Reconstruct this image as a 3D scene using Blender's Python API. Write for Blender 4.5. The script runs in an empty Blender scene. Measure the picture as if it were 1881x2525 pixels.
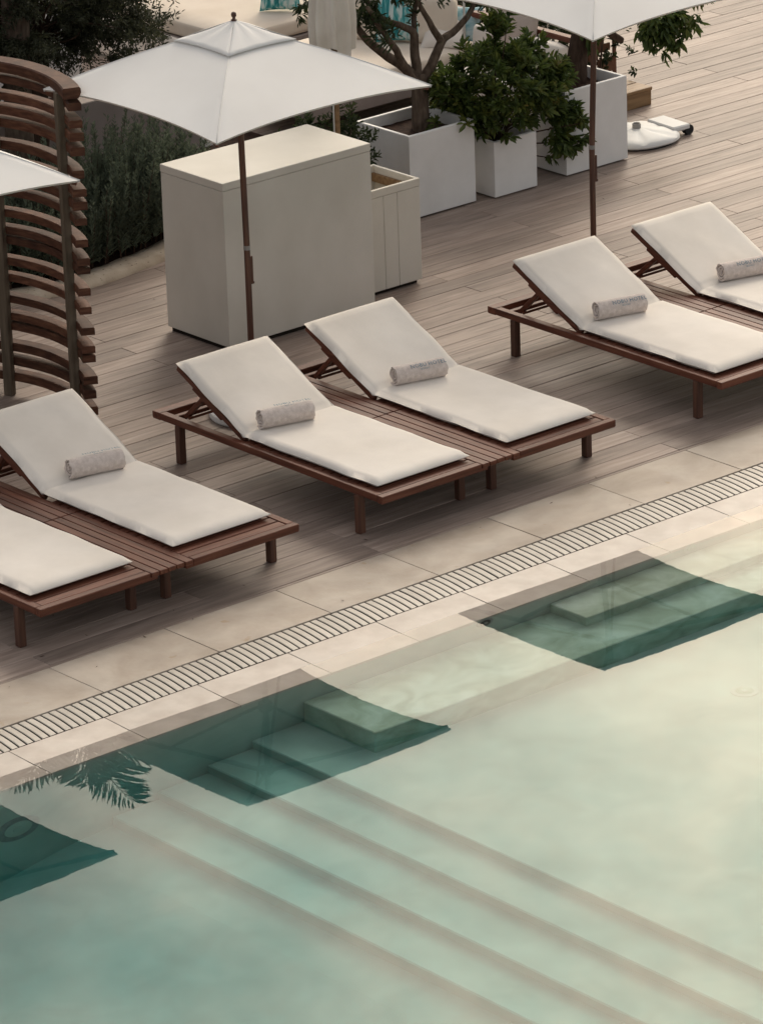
import bpy, bmesh, math, random
import numpy as np
from mathutils import Vector, Matrix, noise as mnoise

random.seed(7)
RNG = np.random.default_rng(7)
rad = math.radians
scene = bpy.context.scene
COL = scene.collection

# ------------------------------------------------------------------ camera
CAM = Vector((-14.5386, -18.2198, 9.7965))
yaw, pitch, roll = 0.8719, 0.3627, -0.0343
cf = Vector((math.cos(yaw) * math.cos(pitch), math.sin(yaw) * math.cos(pitch), -math.sin(pitch)))
cr = Vector((math.sin(yaw), -math.cos(yaw), 0.0))
cu = cr.cross(cf)
r2 = cr * math.cos(roll) + cu * math.sin(roll)
u2 = cu * math.cos(roll) - cr * math.sin(roll)
cam_d = bpy.data.cameras.new('camera')
cam = bpy.data.objects.new('camera', cam_d)
COL.objects.link(cam)
cam.matrix_world = Matrix(((r2.x, u2.x, -cf.x, CAM.x), (r2.y, u2.y, -cf.y, CAM.y),
                           (r2.z, u2.z, -cf.z, CAM.z), (0, 0, 0, 1)))
cam_d.sensor_fit = 'HORIZONTAL'
cam_d.sensor_width = 36.0
FPX = 12383.29
cam_d.lens = 36.0 * FPX / 1881.0
cam_d.clip_start = 0.5
cam_d.clip_end = 2000.0
scene.camera = cam


def px_of(P):
    d = Vector(P) - CAM
    z = d.dot(cf)
    return 940.5 + FPX * d.dot(r2) / z, 1262.5 - FPX * d.dot(u2) / z


# ------------------------------------------------------------------ sky, sun, exposure
SUN_EL, SUN_AZ = rad(36.0), rad(34.0)          # azimuth measured from +X towards +Y
world = bpy.data.worlds.new('World')
scene.world = world
world.use_nodes = True
wn, wl = world.node_tree.nodes, world.node_tree.links
wn.clear()
w_out = wn.new('ShaderNodeOutputWorld')
w_bg = wn.new('ShaderNodeBackground')
w_bg.inputs['Strength'].default_value = 0.10
w_sky = wn.new('ShaderNodeTexSky')
w_sky.sky_type = 'NISHITA'
w_sky.sun_disc = False
w_sky.sun_elevation = SUN_EL
w_sky.sun_rotation = rad(90.0) - SUN_AZ
w_sky.air_density = 1.0
w_sky.dust_density = 5.0
w_sky.ozone_density = 1.0
w_tc = wn.new('ShaderNodeTexCoord')
w_map = wn.new('ShaderNodeMapping')
w_map.inputs['Scale'].default_value = (1.0, 1.0, 1.7)
w_map.inputs['Location'].default_value = (-0.453, -2.541, -2.794)
w_noi = wn.new('ShaderNodeTexNoise')
w_noi.inputs['Scale'].default_value = 5.5
w_noi.inputs['Detail'].default_value = 6.0
w_noi.inputs['Roughness'].default_value = 0.55
w_noi.inputs['Distortion'].default_value = 0.4
w_thin = wn.new('ShaderNodeValToRGB')           # thin cloud: bluish gaps, warm bright edges
w_thin.color_ramp.elements[0].position = 0.36
w_thin.color_ramp.elements[0].color = (0.10, 0.28, 0.33, 1)
w_thin.color_ramp.elements[1].position = 0.66
w_thin.color_ramp.elements[1].color = (1.90, 1.74, 1.50, 1)
w_body = wn.new('ShaderNodeMapRange')           # cloud body: even grey-white light
w_body.inputs['From Min'].default_value = 0.36
w_body.inputs['From Max'].default_value = 0.66
w_body.inputs['To Min'].default_value = 0.30
w_body.inputs['To Max'].default_value = 1.25
w_c1 = wn.new('ShaderNodeVectorMath')
w_c1.operation = 'MULTIPLY'
w_c2 = wn.new('ShaderNodeVectorMath')
w_c2.operation = 'SCALE'
w_c2.inputs[0].default_value = (5.7, 5.15, 4.55)
w_add = wn.new('ShaderNodeVectorMath')
w_add.operation = 'ADD'
wl.new(w_tc.outputs['Generated'], w_map.inputs['Vector'])
wl.new(w_map.outputs['Vector'], w_noi.inputs['Vector'])
wl.new(w_noi.outputs['Fac'], w_thin.inputs['Fac'])
wl.new(w_noi.outputs['Fac'], w_body.inputs['Value'])
wl.new(w_sky.outputs['Color'], w_c1.inputs[0])
wl.new(w_thin.outputs['Color'], w_c1.inputs[1])
wl.new(w_body.outputs['Result'], w_c2.inputs['Scale'])
wl.new(w_c1.outputs['Vector'], w_add.inputs[0])
wl.new(w_c2.outputs['Vector'], w_add.inputs[1])
wl.new(w_add.outputs['Vector'], w_bg.inputs['Color'])
wl.new(w_bg.outputs['Background'], w_out.inputs['Surface'])

sun_d = bpy.data.lights.new('sun', 'SUN')
sun_d.energy = 1.5
sun_d.angle = rad(24.0)
sun_d.color = (1.0, 0.93, 0.84)
sun = bpy.data.objects.new('sun', sun_d)
COL.objects.link(sun)
sdir = Vector((math.cos(SUN_AZ) * math.cos(SUN_EL), math.sin(SUN_AZ) * math.cos(SUN_EL), math.sin(SUN_EL)))
sun.rotation_euler = (-sdir).to_track_quat('-Z', 'Y').to_euler()

vs = scene.view_settings
vs.view_transform = 'Standard'
vs.look = 'None'
vs.exposure = 0.10
vs.gamma = 1.0
vs.use_curve_mapping = False
scene.cycles.use_denoising = True
scene.cycles.max_bounces = 12
scene.cycles.transmission_bounces = 8
scene.cycles.transparent_max_bounces = 8
scene.cycles.caustics_refractive = True
scene.cycles.caustics_reflective = False
scene.cycles.sample_clamp_indirect = 6.0


# ------------------------------------------------------------------ materials
def new_mat(name):
    m = bpy.data.materials.new(name)
    m.use_nodes = True
    nt = m.node_tree
    b = nt.nodes['Principled BSDF']
    return m, nt, b


def setin(node, key, val):
    if key in node.inputs:
        node.inputs[key].default_value = val


def ramp(nt, stops):
    r = nt.nodes.new('ShaderNodeValToRGB')
    cr_ = r.color_ramp
    while len(cr_.elements) < len(stops):
        cr_.elements.new(0.5)
    for e, (p, c) in zip(cr_.elements, stops):
        e.position = p
        e.color = (*c, 1)
    return r


def noise_mat(name, stops, scale=(1, 1, 1), nscale=5.0, detail=5.0, rough=0.6, bump=0.0, bscale=None,
              objrand=0.0, spec=0.4, coords='Object', sheen=0.0, speck=None, dist=0.0, blotch=None):
    """colour ramp over a noise field, optional per-object tint, fine relief"""
    m, nt, b = new_mat(name)
    L = nt.links
    tc = nt.nodes.new('ShaderNodeTexCoord')
    mp = nt.nodes.new('ShaderNodeMapping')
    mp.inputs['Scale'].default_value = scale
    vec = tc.outputs[coords]
    oi = None
    if objrand > 0:
        oi = nt.nodes.new('ShaderNodeObjectInfo')
        ad = nt.nodes.new('ShaderNodeVectorMath')
        ad.operation = 'ADD'
        mu = nt.nodes.new('ShaderNodeVectorMath')
        mu.operation = 'SCALE'
        mu.inputs[0].default_value = (7.3, 5.1, 9.7)
        L.new(oi.outputs['Random'], mu.inputs['Scale'])
        L.new(vec, ad.inputs[0])
        L.new(mu.outputs['Vector'], ad.inputs[1])
        vec = ad.outputs['Vector']
    L.new(vec, mp.inputs['Vector'])
    n = nt.nodes.new('ShaderNodeTexNoise')
    n.inputs['Scale'].default_value = nscale
    n.inputs['Detail'].default_value = detail
    n.inputs['Distortion'].default_value = dist
    L.new(mp.outputs['Vector'], n.inputs['Vector'])
    r = ramp(nt, stops)
    L.new(n.outputs['Fac'], r.inputs['Fac'])
    colr = r.outputs['Color']
    if objrand > 0:
        hs = nt.nodes.new('ShaderNodeHueSaturation')
        ma = nt.nodes.new('ShaderNodeMapRange')
        ma.inputs['To Min'].default_value = 1.0 - objrand
        ma.inputs['To Max'].default_value = 1.0 + objrand
        L.new(oi.outputs['Random'], ma.inputs['Value'])
        L.new(ma.outputs['Result'], hs.inputs['Value'])
        L.new(colr, hs.inputs['Color'])
        colr = hs.outputs['Color']
    if speck:
        sc_, thr, c_ = speck
        n2 = nt.nodes.new('ShaderNodeTexNoise')
        n2.inputs['Scale'].default_value = sc_
        n2.inputs['Detail'].default_value = 2.0
        L.new(vec, n2.inputs['Vector'])
        r2_ = ramp(nt, [(thr, (0, 0, 0)), (min(1.0, thr + 0.07), (1, 1, 1))])
        L.new(n2.outputs['Fac'], r2_.inputs['Fac'])
        mx = nt.nodes.new('ShaderNodeMixRGB')
        mx.inputs['Color2'].default_value = (*c_, 1)
        L.new(r2_.outputs['Color'], mx.inputs['Fac'])
        L.new(colr, mx.inputs['Color1'])
        colr = mx.outputs['Color']
    if blotch:
        bs, lo, hi = blotch[:3]
        ge_ = nt.nodes.new('ShaderNodeNewGeometry')
        mpb = nt.nodes.new('ShaderNodeMapping')
        mpb.inputs['Scale'].default_value = blotch[3] if len(blotch) > 3 else (1, 1, 1)
        L.new(ge_.outputs['Position'], mpb.inputs['Vector'])
        nb_ = nt.nodes.new('ShaderNodeTexNoise')
        nb_.inputs['Scale'].default_value = bs
        nb_.inputs['Detail'].default_value = 6.0
        nb_.inputs['Roughness'].default_value = 0.62
        L.new(mpb.outputs['Vector'], nb_.inputs['Vector'])
        mr = nt.nodes.new('ShaderNodeMapRange')
        mr.inputs['From Min'].default_value = 0.30
        mr.inputs['From Max'].default_value = 0.70
        mr.inputs['To Min'].default_value = lo
        mr.inputs['To Max'].default_value = hi
        L.new(nb_.outputs['Fac'], mr.inputs['Value'])
        vm = nt.nodes.new('ShaderNodeVectorMath')
        vm.operation = 'SCALE'
        L.new(colr, vm.inputs[0])
        L.new(mr.outputs['Result'], vm.inputs['Scale'])
        colr = vm.outputs['Vector']
    L.new(colr, b.inputs['Base Color'])
    b.inputs['Roughness'].default_value = rough
    setin(b, 'Specular IOR Level', spec)
    if sheen:
        setin(b, 'Sheen Weight', sheen)
    if bump > 0:
        n3 = nt.nodes.new('ShaderNodeTexNoise')
        n3.inputs['Scale'].default_value = bscale or nscale * 4
        n3.inputs['Detail'].default_value = 4.0
        L.new(mp.outputs['Vector'], n3.inputs['Vector'])
        bp = nt.nodes.new('ShaderNodeBump')
        bp.inputs['Strength'].default_value = bump
        bp.inputs['Distance'].default_value = 0.004
        L.new(n3.outputs['Fac'], bp.inputs['Height'])
        L.new(bp.outputs['Normal'], b.inputs['Normal'])
    return m


M = {}
M['deck'] = noise_mat('deck_wood', [(0.25, (0.19, 0.142, 0.116)), (0.45, (0.258, 0.198, 0.164)), (0.62, (0.308, 0.241, 0.202)), (0.8, (0.365, 0.294, 0.248))],
                      scale=(0.55, 9.0, 4.0), nscale=4.0, detail=7, rough=0.52, bump=0.25, bscale=14, objrand=0.20, spec=0.20, dist=0.5, blotch=(1.7, 0.78, 1.16, (0.6, 1.6, 1)))
M['teak_x'] = noise_mat('teak_along_x', [(0.3, (0.066, 0.019, 0.010)), (0.55, (0.122, 0.040, 0.022)), (0.8, (0.17, 0.064, 0.037))],
                        scale=(1, 16, 16), nscale=3.0, rough=0.5, bump=0.15, objrand=0.18, spec=0.28)
M['teak_y'] = noise_mat('teak_along_y', [(0.3, (0.066, 0.019, 0.010)), (0.55, (0.122, 0.040, 0.022)), (0.8, (0.17, 0.064, 0.037))],
                        scale=(16, 1, 16), nscale=3.0, rough=0.5, bump=0.15, objrand=0.18, spec=0.28)
M['teak_z'] = noise_mat('teak_along_z', [(0.3, (0.045, 0.018, 0.012)), (0.55, (0.085, 0.036, 0.022)), (0.8, (0.125, 0.058, 0.034))],
                        scale=(16, 16, 1), nscale=3.0, rough=0.45, bump=0.15, objrand=0.15, spec=0.4)
M['screen'] = noise_mat('screen_wood', [(0.25, (0.042, 0.016, 0.009)), (0.5, (0.085, 0.035, 0.020)), (0.75, (0.145, 0.066, 0.038))],
                        scale=(5, 5, 26), nscale=2.2, rough=0.6, bump=0.3, objrand=0.3, spec=0.2)
M['screen_post'] = noise_mat('screen_post_wood', [(0.3, (0.075, 0.055, 0.037)), (0.7, (0.15, 0.115, 0.08))],
                             scale=(14, 14, 1), nscale=3.0, rough=0.6, bump=0.3, spec=0.3)
M['canvas'] = noise_mat('mattress_canvas', [(0.3, (0.67, 0.612, 0.545)), (0.7, (0.74, 0.685, 0.622))], nscale=2.5, rough=0.85, bump=0.30, bscale=9, spec=0.15, sheen=0.15, objrand=0.03, blotch=(5.0, 0.95, 1.03))
M['parasol'] = noise_mat('parasol_fabric', [(0.3, (0.66, 0.635, 0.605)), (0.7, (0.72, 0.70, 0.67))], nscale=2.0, rough=0.85, bump=0.22, bscale=5, spec=0.15)
M['towel'] = noise_mat('towel_terry', [(0.3, (0.52, 0.44, 0.395)), (0.7, (0.66, 0.575, 0.525))], nscale=45, rough=0.95, bump=0.9, bscale=260, spec=0.1, sheen=0.3)
M['ink'] = noise_mat('towel_print', [(0.35, (0.07, 0.15, 0.20)), (0.65, (0.17, 0.27, 0.33))], nscale=90, rough=0.95, spec=0.1)
M['limestone'] = noise_mat('limestone', [(0.22, (0.275, 0.22, 0.168)), (0.45, (0.365, 0.30, 0.24)), (0.62, (0.415, 0.352, 0.29)), (0.85, (0.47, 0.41, 0.345))],
                           nscale=2.6, detail=9, rough=0.6, bump=0.18, bscale=40, objrand=0.05, spec=0.35, dist=0.8, speck=(11.0, 0.70, (0.33, 0.245, 0.165)), blotch=(3.0, 0.84, 1.10))
M['coping'] = noise_mat('coping_stone', [(0.3, (0.39, 0.325, 0.275)), (0.6, (0.465, 0.405, 0.35)), (0.85, (0.51, 0.455, 0.40))],
                        nscale=7.0, detail=9, rough=0.5, bump=0.1, bscale=120, objrand=0.05, spec=0.4, blotch=(4.0, 0.90, 1.06))
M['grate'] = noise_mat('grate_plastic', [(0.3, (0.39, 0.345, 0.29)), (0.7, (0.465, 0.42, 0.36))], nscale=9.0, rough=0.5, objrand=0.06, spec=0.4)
M['slot_shade'] = noise_mat('grate_slot_shade', [(0.3, (0.035, 0.028, 0.022)), (0.7, (0.075, 0.06, 0.048))], nscale=12.0, rough=0.9, spec=0.1)  # bar sides: shade inside the slots put into a dark colour
M['pool'] = noise_mat('pool_stone', [(0.25, (0.335, 0.335, 0.285)), (0.5, (0.405, 0.405, 0.35)), (0.75, (0.475, 0.47, 0.41))], nscale=3.2, detail=9, rough=0.7, bump=0.1, bscale=60, spec=0.2, dist=0.4)
M['pool_top'] = noise_mat('pool_ledge_stone', [(0.25, (0.25, 0.265, 0.20)), (0.45, (0.35, 0.375, 0.29)), (0.6, (0.44, 0.47, 0.385)), (0.8, (0.55, 0.58, 0.51))], nscale=5.0, detail=10, rough=0.7, bump=0.1, bscale=60, spec=0.2, dist=0.9)
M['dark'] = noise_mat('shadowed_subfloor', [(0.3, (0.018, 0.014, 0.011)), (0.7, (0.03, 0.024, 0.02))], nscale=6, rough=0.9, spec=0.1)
M['counter'] = noise_mat('counter_paint', [(0.3, (0.555, 0.515, 0.445)), (0.55, (0.60, 0.56, 0.49)), (0.8, (0.635, 0.595, 0.53))], nscale=3.0, detail=8, rough=0.62, bump=0.08, bscale=30, spec=0.3, scale=(1, 1, 0.6), blotch=(2.6, 0.965, 1.03))
M['planter'] = noise_mat('planter_white', [(0.3, (0.63, 0.615, 0.595)), (0.7, (0.68, 0.67, 0.655))], nscale=3.0, detail=6, rough=0.5, bump=0.05, bscale=40, spec=0.4, blotch=(4.0, 0.93, 1.04))
M['soil'] = noise_mat('soil', [(0.3, (0.016, 0.009, 0.007)), (0.7, (0.05, 0.028, 0.02))], nscale=30, rough=0.95, bump=1.0, bscale=60, spec=0.1)
M['whiteplastic'] = noise_mat('white_plastic', [(0.3, (0.56, 0.55, 0.53)), (0.7, (0.64, 0.63, 0.61))], nscale=5, rough=0.6, spec=0.3)
M['black'] = noise_mat('black_rubber', [(0.3, (0.012, 0.012, 0.013)), (0.7, (0.025, 0.025, 0.026))], nscale=20, rough=0.7, spec=0.3)
M['metal'] = noise_mat('grey_metal', [(0.3, (0.16, 0.15, 0.14)), (0.7, (0.27, 0.255, 0.24))], nscale=20, rough=0.4, spec=0.6)
M['pinewood'] = noise_mat('honey_wood', [(0.3, (0.155, 0.085, 0.036)), (0.7, (0.27, 0.165, 0.08))], scale=(1, 14, 14), nscale=3, rough=0.55, bump=0.2, objrand=0.1)
M['corten'] = noise_mat('rusty_panel', [(0.3, (0.085, 0.034, 0.018)), (0.7, (0.17, 0.075, 0.038))], nscale=14, rough=0.75, bump=0.3)
M['sofa'] = noise_mat('sofa_cloth', [(0.3, (0.62, 0.53, 0.435)), (0.7, (0.70, 0.615, 0.52))], nscale=4, rough=0.9, bump=0.15, bscale=120, spec=0.1, objrand=0.04)
M['sofa_white'] = noise_mat('white_sofa_cloth', [(0.3, (0.66, 0.60, 0.54)), (0.7, (0.73, 0.67, 0.61))], nscale=4, rough=0.9, bump=0.15, bscale=120, spec=0.1)
M['wallgrey'] = noise_mat('grey_render', [(0.3, (0.25, 0.205, 0.185)), (0.7, (0.33, 0.28, 0.255))], nscale=4, detail=7, rough=0.85, bump=0.2, bscale=50, spec=0.2)
M['whitewall'] = noise_mat('white_render', [(0.3, (0.62, 0.585, 0.55)), (0.7, (0.70, 0.67, 0.64))], nscale=3, detail=7, rough=0.85, bump=0.15, bscale=50, spec=0.2)
M['bedstone'] = noise_mat('pale_kerb_stone', [(0.3, (0.36, 0.29, 0.215)), (0.6, (0.46, 0.385, 0.30)), (0.85, (0.53, 0.46, 0.37))], nscale=9, detail=8, rough=0.8, bump=0.6, bscale=50, spec=0.2, speck=(40.0, 0.66, (0.05, 0.035, 0.025)))
M['blush'] = noise_mat('blush_cloth', [(0.3, (0.45, 0.37, 0.32)), (0.7, (0.53, 0.45, 0.40))], nscale=8, rough=0.9, spec=0.1)
M['drape'] = noise_mat('drape_cloth', [(0.3, (0.58, 0.53, 0.46)), (0.7, (0.67, 0.625, 0.56))], nscale=5, rough=0.9, spec=0.1)
M['teal'] = noise_mat('teal_dye_cloth', [(0.30, (0.018, 0.12, 0.135)), (0.43, (0.04, 0.24, 0.25)), (0.52, (0.16, 0.38, 0.38)), (0.60, (0.50, 0.58, 0.56))], scale=(11, 11, 2.2), nscale=3.0, detail=6, rough=0.85, spec=0.15, dist=0.6)
M['paleblue'] = noise_mat('pale_blue_cloth', [(0.30, (0.05, 0.17, 0.21)), (0.42, (0.20, 0.36, 0.40)), (0.55, (0.38, 0.50, 0.52)), (0.7, (0.52, 0.58, 0.57))], scale=(3, 3, 4), nscale=3.4, detail=5, rough=0.85, spec=0.15, dist=0.9)
M['bark'] = noise_mat('grey_bark', [(0.3, (0.055, 0.038, 0.028)), (0.6, (0.115, 0.085, 0.064)), (0.8, (0.17, 0.13, 0.10))], scale=(6, 6, 2), nscale=6, detail=8, rough=0.9, bump=0.9, bscale=20, spec=0.1)
M['bark_dark'] = noise_mat('dark_bark', [(0.3, (0.035, 0.022, 0.016)), (0.7, (0.085, 0.055, 0.04))], scale=(6, 6, 2), nscale=6, detail=8, rough=0.9, bump=0.9, bscale=20, spec=0.1)


def leaf_mat(name, cols, nscale=9.0, rough=0.5):
    m = noise_mat(name, cols, nscale=nscale, detail=3, rough=rough, spec=0.35)
    b = m.node_tree.nodes['Principled BSDF']
    nt = m.node_tree
    src = b.inputs['Base Color'].links[0].from_socket
    tl = nt.nodes.new('ShaderNodeBsdfTranslucent')
    nt.links.new(src, tl.inputs['Color'])
    mx = nt.nodes.new('ShaderNodeMixShader')
    mx.inputs['Fac'].default_value = 0.40
    nt.links.new(b.outputs['BSDF'], mx.inputs[1])
    nt.links.new(tl.outputs['BSDF'], mx.inputs[2])
    nt.links.new(mx.outputs['Shader'], nt.nodes['Material Output'].inputs['Surface'])
    return m


M['leaf_glossy'] = leaf_mat('broad_leaf', [(0.3, (0.038, 0.062, 0.016)), (0.5, (0.075, 0.11, 0.026)), (0.66, (0.13, 0.15, 0.032)), (0.8, (0.20, 0.14, 0.038))], 11)
M['leaf_olive'] = leaf_mat('olive_leaf', [(0.3, (0.026, 0.030, 0.017)), (0.55, (0.055, 0.060, 0.032)), (0.75, (0.11, 0.115, 0.07))], 14, 0.6)
M['leaf_rosemary'] = leaf_mat('needle_leaf', [(0.3, (0.085, 0.105, 0.072)), (0.6, (0.13, 0.158, 0.108)), (0.8, (0.18, 0.205, 0.15))], 9, 0.7)
M['leaf_hedge'] = leaf_mat('hedge_leaf', [(0.3, (0.018, 0.03, 0.012)), (0.6, (0.045, 0.062, 0.022)), (0.8, (0.085, 0.10, 0.04))], 10, 0.55)
M['leaf_palm'] = leaf_mat('palm_leaf', [(0.3, (0.025, 0.04, 0.014)), (0.7, (0.06, 0.085, 0.03))], 6, 0.5)

# water: real refracting surface over an absorbing volume
mw, ntw, bw = new_mat('pool_water')
ntw.nodes.remove(bw)
gl = ntw.nodes.new('ShaderNodeBsdfGlass')
gl.inputs['Roughness'].default_value = 0.0
gl.inputs['IOR'].default_value = 1.333
ab = ntw.nodes.new('ShaderNodeVolumeAbsorption')
ab.inputs['Color'].default_value = (0.10, 0.80, 0.82, 1)
ab.inputs['Density'].default_value = 0.66
tcw = ntw.nodes.new('ShaderNodeTexCoord')
nw = ntw.nodes.new('ShaderNodeTexNoise')
nw.inputs['Scale'].default_value = 2.6
nw.inputs['Detail'].default_value = 3.0
mpw = ntw.nodes.new('ShaderNodeMapping')
mpw.inputs['Rotation'].default_value = (0, 0, rad(-38))
mpw.inputs['Scale'].default_value = (1.0, 2.2, 1.0)
bpw = ntw.nodes.new('ShaderNodeBump')
bpw.inputs['Strength'].default_value = 0.0045
bpw.inputs['Distance'].default_value = 0.02
ntw.links.new(tcw.outputs['Object'], mpw.inputs['Vector'])
ntw.links.new(mpw.outputs['Vector'], nw.inputs['Vector'])
ntw.links.new(nw.outputs['Fac'], bpw.inputs['Height'])
ntw.links.new(bpw.outputs['Normal'], gl.inputs['Normal'])
out_w = ntw.nodes['Material Output']
ntw.links.new(gl.outputs['BSDF'], out_w.inputs['Surface'])
ntw.links.new(ab.outputs['Volume'], out_w.inputs['Volume'])
M['water'] = mw


# ------------------------------------------------------------------ mesh helpers
class MB:
    def __init__(self):
        self.v, self.f = [], []

    def add(self, vs_, fs):
        o = len(self.v)
        self.v += [tuple(p) for p in vs_]
        self.f += [tuple(i + o for i in f) for f in fs]

    def box(self, x0, x1, y0, y1, z0, z1, b=0.003, mat=None):
        c = ((x0 + x1) / 2, (y0 + y1) / 2, (z0 + z1) / 2)
        h = ((x1 - x0) / 2, (y1 - y0) / 2, (z1 - z0) / 2)
        b = min(b, 0.45 * min(h))
        vs_, idx = [], {}
        for sx in (-1, 1):
            for sy in (-1, 1):
                for sz in (-1, 1):
                    s = (sx, sy, sz)
                    for ax in range(3):
                        p = [c[k] + s[k] * (h[k] if k == ax else h[k] - b) for k in range(3)]
                        idx[(sx, sy, sz, ax)] = len(vs_)
                        vs_.append(tuple(p))
        fs = []
        cyc = [(-1, -1), (1, -1), (1, 1), (-1, 1)]
        for ax in range(3):
            o1, o2 = [k for k in range(3) if k != ax]
            for s in (-1, 1):
                q = []
                for a, d in cyc:
                    t = [0, 0, 0]
                    t[ax], t[o1], t[o2] = s, a, d
                    q.append(idx[(*t, ax)])
                fs.append(q)
            for a, d in cyc:                      # edges running along ax
                t0, t1 = [0, 0, 0], [0, 0, 0]
                t0[ax], t1[ax] = -1, 1
                for t in (t0, t1):
                    t[o1], t[o2] = a, d
                fs.append([idx[(*t0, o1)], idx[(*t1, o1)], idx[(*t1, o2)], idx[(*t0, o2)]])
        for sx in (-1, 1):
            for sy in (-1, 1):
                for sz in (-1, 1):
                    fs.append([idx[(sx, sy, sz, k)] for k in range(3)])
        if mat is not None:
            vs_ = [tuple(mat @ Vector(p)) for p in vs_]
        self.add(vs_, fs)

    def obox(self, center, size, rot=(0, 0, 0), b=0.003):
        from mathutils import Euler
        m = Matrix.Translation(center) @ Euler(rot).to_matrix().to_4x4()
        h = [s / 2 for s in size]
        self.box(-h[0], h[0], -h[1], h[1], -h[2], h[2], b, m)

    def beam(self, a, b_, w, t, up=(0, 0, 1), bev=0.003):
        """square beam from a to b_, width w across, thickness t along up"""
        a, b_ = Vector(a), Vector(b_)
        d = (b_ - a)
        L = d.length
        d.normalize()
        s = d.cross(Vector(up)).normalized()
        n = s.cross(d)
        m = Matrix(((d.x, s.x, n.x, a.x), (d.y, s.y, n.y, a.y), (d.z, s.z, n.z, a.z), (0, 0, 0, 1)))
        self.box(0, L, -w / 2, w / 2, -t / 2, t / 2, bev, m)

    def tube(self, pts, rs, n=8, cap=True):
        pts = [Vector(p) for p in pts]
        if not hasattr(rs, '__len__'):
            rs = [rs] * len(pts)
        vs_, fs = [], []
        ref = Vector((0.31, 0.17, 0.93)) if abs((pts[-1] - pts[0]).normalized().z) < 0.8 else Vector((1, 0.1, 0))
        for i, p in enumerate(pts):
            t = (pts[min(i + 1, len(pts) - 1)] - pts[max(i - 1, 0)]).normalized()
            s = t.cross(ref).normalized()
            u = s.cross(t)
            for k in range(n):
                a = 2 * math.pi * k / n
                vs_.append(p + (s * math.cos(a) + u * math.sin(a)) * rs[i])
        for i in range(len(pts) - 1):
            for k in range(n):
                k2 = (k + 1) % n
                fs.append((i * n + k, i * n + k2, (i + 1) * n + k2, (i + 1) * n + k))
        if cap:
            fs.append(tuple(range(n - 1, -1, -1)))
            fs.append(tuple((len(pts) - 1) * n + k for k in range(n)))
        self.add(vs_, fs)

    def lathe(self, prof, c=(0, 0, 0), n=20):
        vs_, fs = [], []
        for r, z in prof:
            for k in range(n):
                a = 2 * math.pi * k / n
                vs_.append((c[0] + r * math.cos(a), c[1] + r * math.sin(a), c[2] + z))
        for i in range(len(prof) - 1):
            for k in range(n):
                k2 = (k + 1) % n
                fs.append((i * n + k, i * n + k2, (i + 1) * n + k2, (i + 1) * n + k))
        if prof[0][0] > 1e-6:
            fs.append(tuple(range(n - 1, -1, -1)))
        if prof[-1][0] > 1e-6:
            fs.append(tuple((len(prof) - 1) * n + k for k in range(n)))
        self.add(vs_, fs)

    def grid(self, P, nu, nv, wrap_u=False):
        """P list of rows (nv rows of nu points)"""
        vs_ = [p for row in P for p in row]
        fs = []
        for j in range(nv - 1):
            for i in range(nu if wrap_u else nu - 1):
                i2 = (i + 1) % nu
                fs.append((j * nu + i, j * nu + i2, (j + 1) * nu + i2, (j + 1) * nu + i))
        self.add(vs_, fs)

    def mesh(self, name, smooth=False, fix=True, angle=None):
        me = bpy.data.meshes.new(name)
        me.from_pydata(self.v, [], self.f)
        if fix:
            bm = bmesh.new()
            bm.from_mesh(me)
            bmesh.ops.remove_doubles(bm, verts=bm.verts, dist=1e-6)
            bmesh.ops.recalc_face_normals(bm, faces=bm.faces)
            bm.to_mesh(me)
            bm.free()
        if smooth:
            me.polygons.foreach_set('use_smooth', [True] * len(me.polygons))
            if angle:
                me.set_sharp_from_angle(angle=rad(angle))
        me.update()
        return me

    def build(self, name, mat, parent=None, smooth=False, fix=True, loc=None, angle=None):
        return link(name, self.mesh(name, smooth, fix, angle), mat, parent, loc)


def link(name, me, mat=None, parent=None, loc=None, rotz=None):
    o = bpy.data.objects.new(name, me)
    COL.objects.link(o)
    if mat is not None and me is not None and not me.materials:
        me.materials.append(M[mat] if isinstance(mat, str) else mat)
    if parent is not None:
        o.parent = parent
    if loc is not None:
        o.location = loc
    if rotz is not None:
        o.rotation_euler = (0, 0, rotz)
    return o


def tag(o, label=None, cat=None, group=None, kind=None):
    if label:
        o['label'] = label
    if cat:
        o['category'] = cat
    if group:
        o['group'] = group
    if kind:
        o['kind'] = kind
    return o


def thing(name, label, cat, loc=(0, 0, 0), rotz=0.0, group=None):
    o = link(name, None, None, None, loc, rotz)
    o.empty_display_size = 0.1
    return tag(o, label, cat, group)


def np_mesh(name, V, F, mat, parent=None, smooth=False):
    """V (n,3), F (m,k) constant face size"""
    me = bpy.data.meshes.new(name)
    n, (m_, k) = len(V), F.shape
    me.vertices.add(n)
    me.vertices.foreach_set('co', np.ascontiguousarray(V, dtype=np.float32).ravel())
    me.loops.add(m_ * k)
    me.loops.foreach_set('vertex_index', F.astype(np.int32).ravel())
    me.polygons.add(m_)
    me.polygons.foreach_set('loop_start', np.arange(0, m_ * k, k, dtype=np.int32))
    if smooth:
        me.polygons.foreach_set('use_smooth', [True] * m_)
    me.update(calc_edges=True)
    me.validate()
    return link(name, me, mat, parent)


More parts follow.
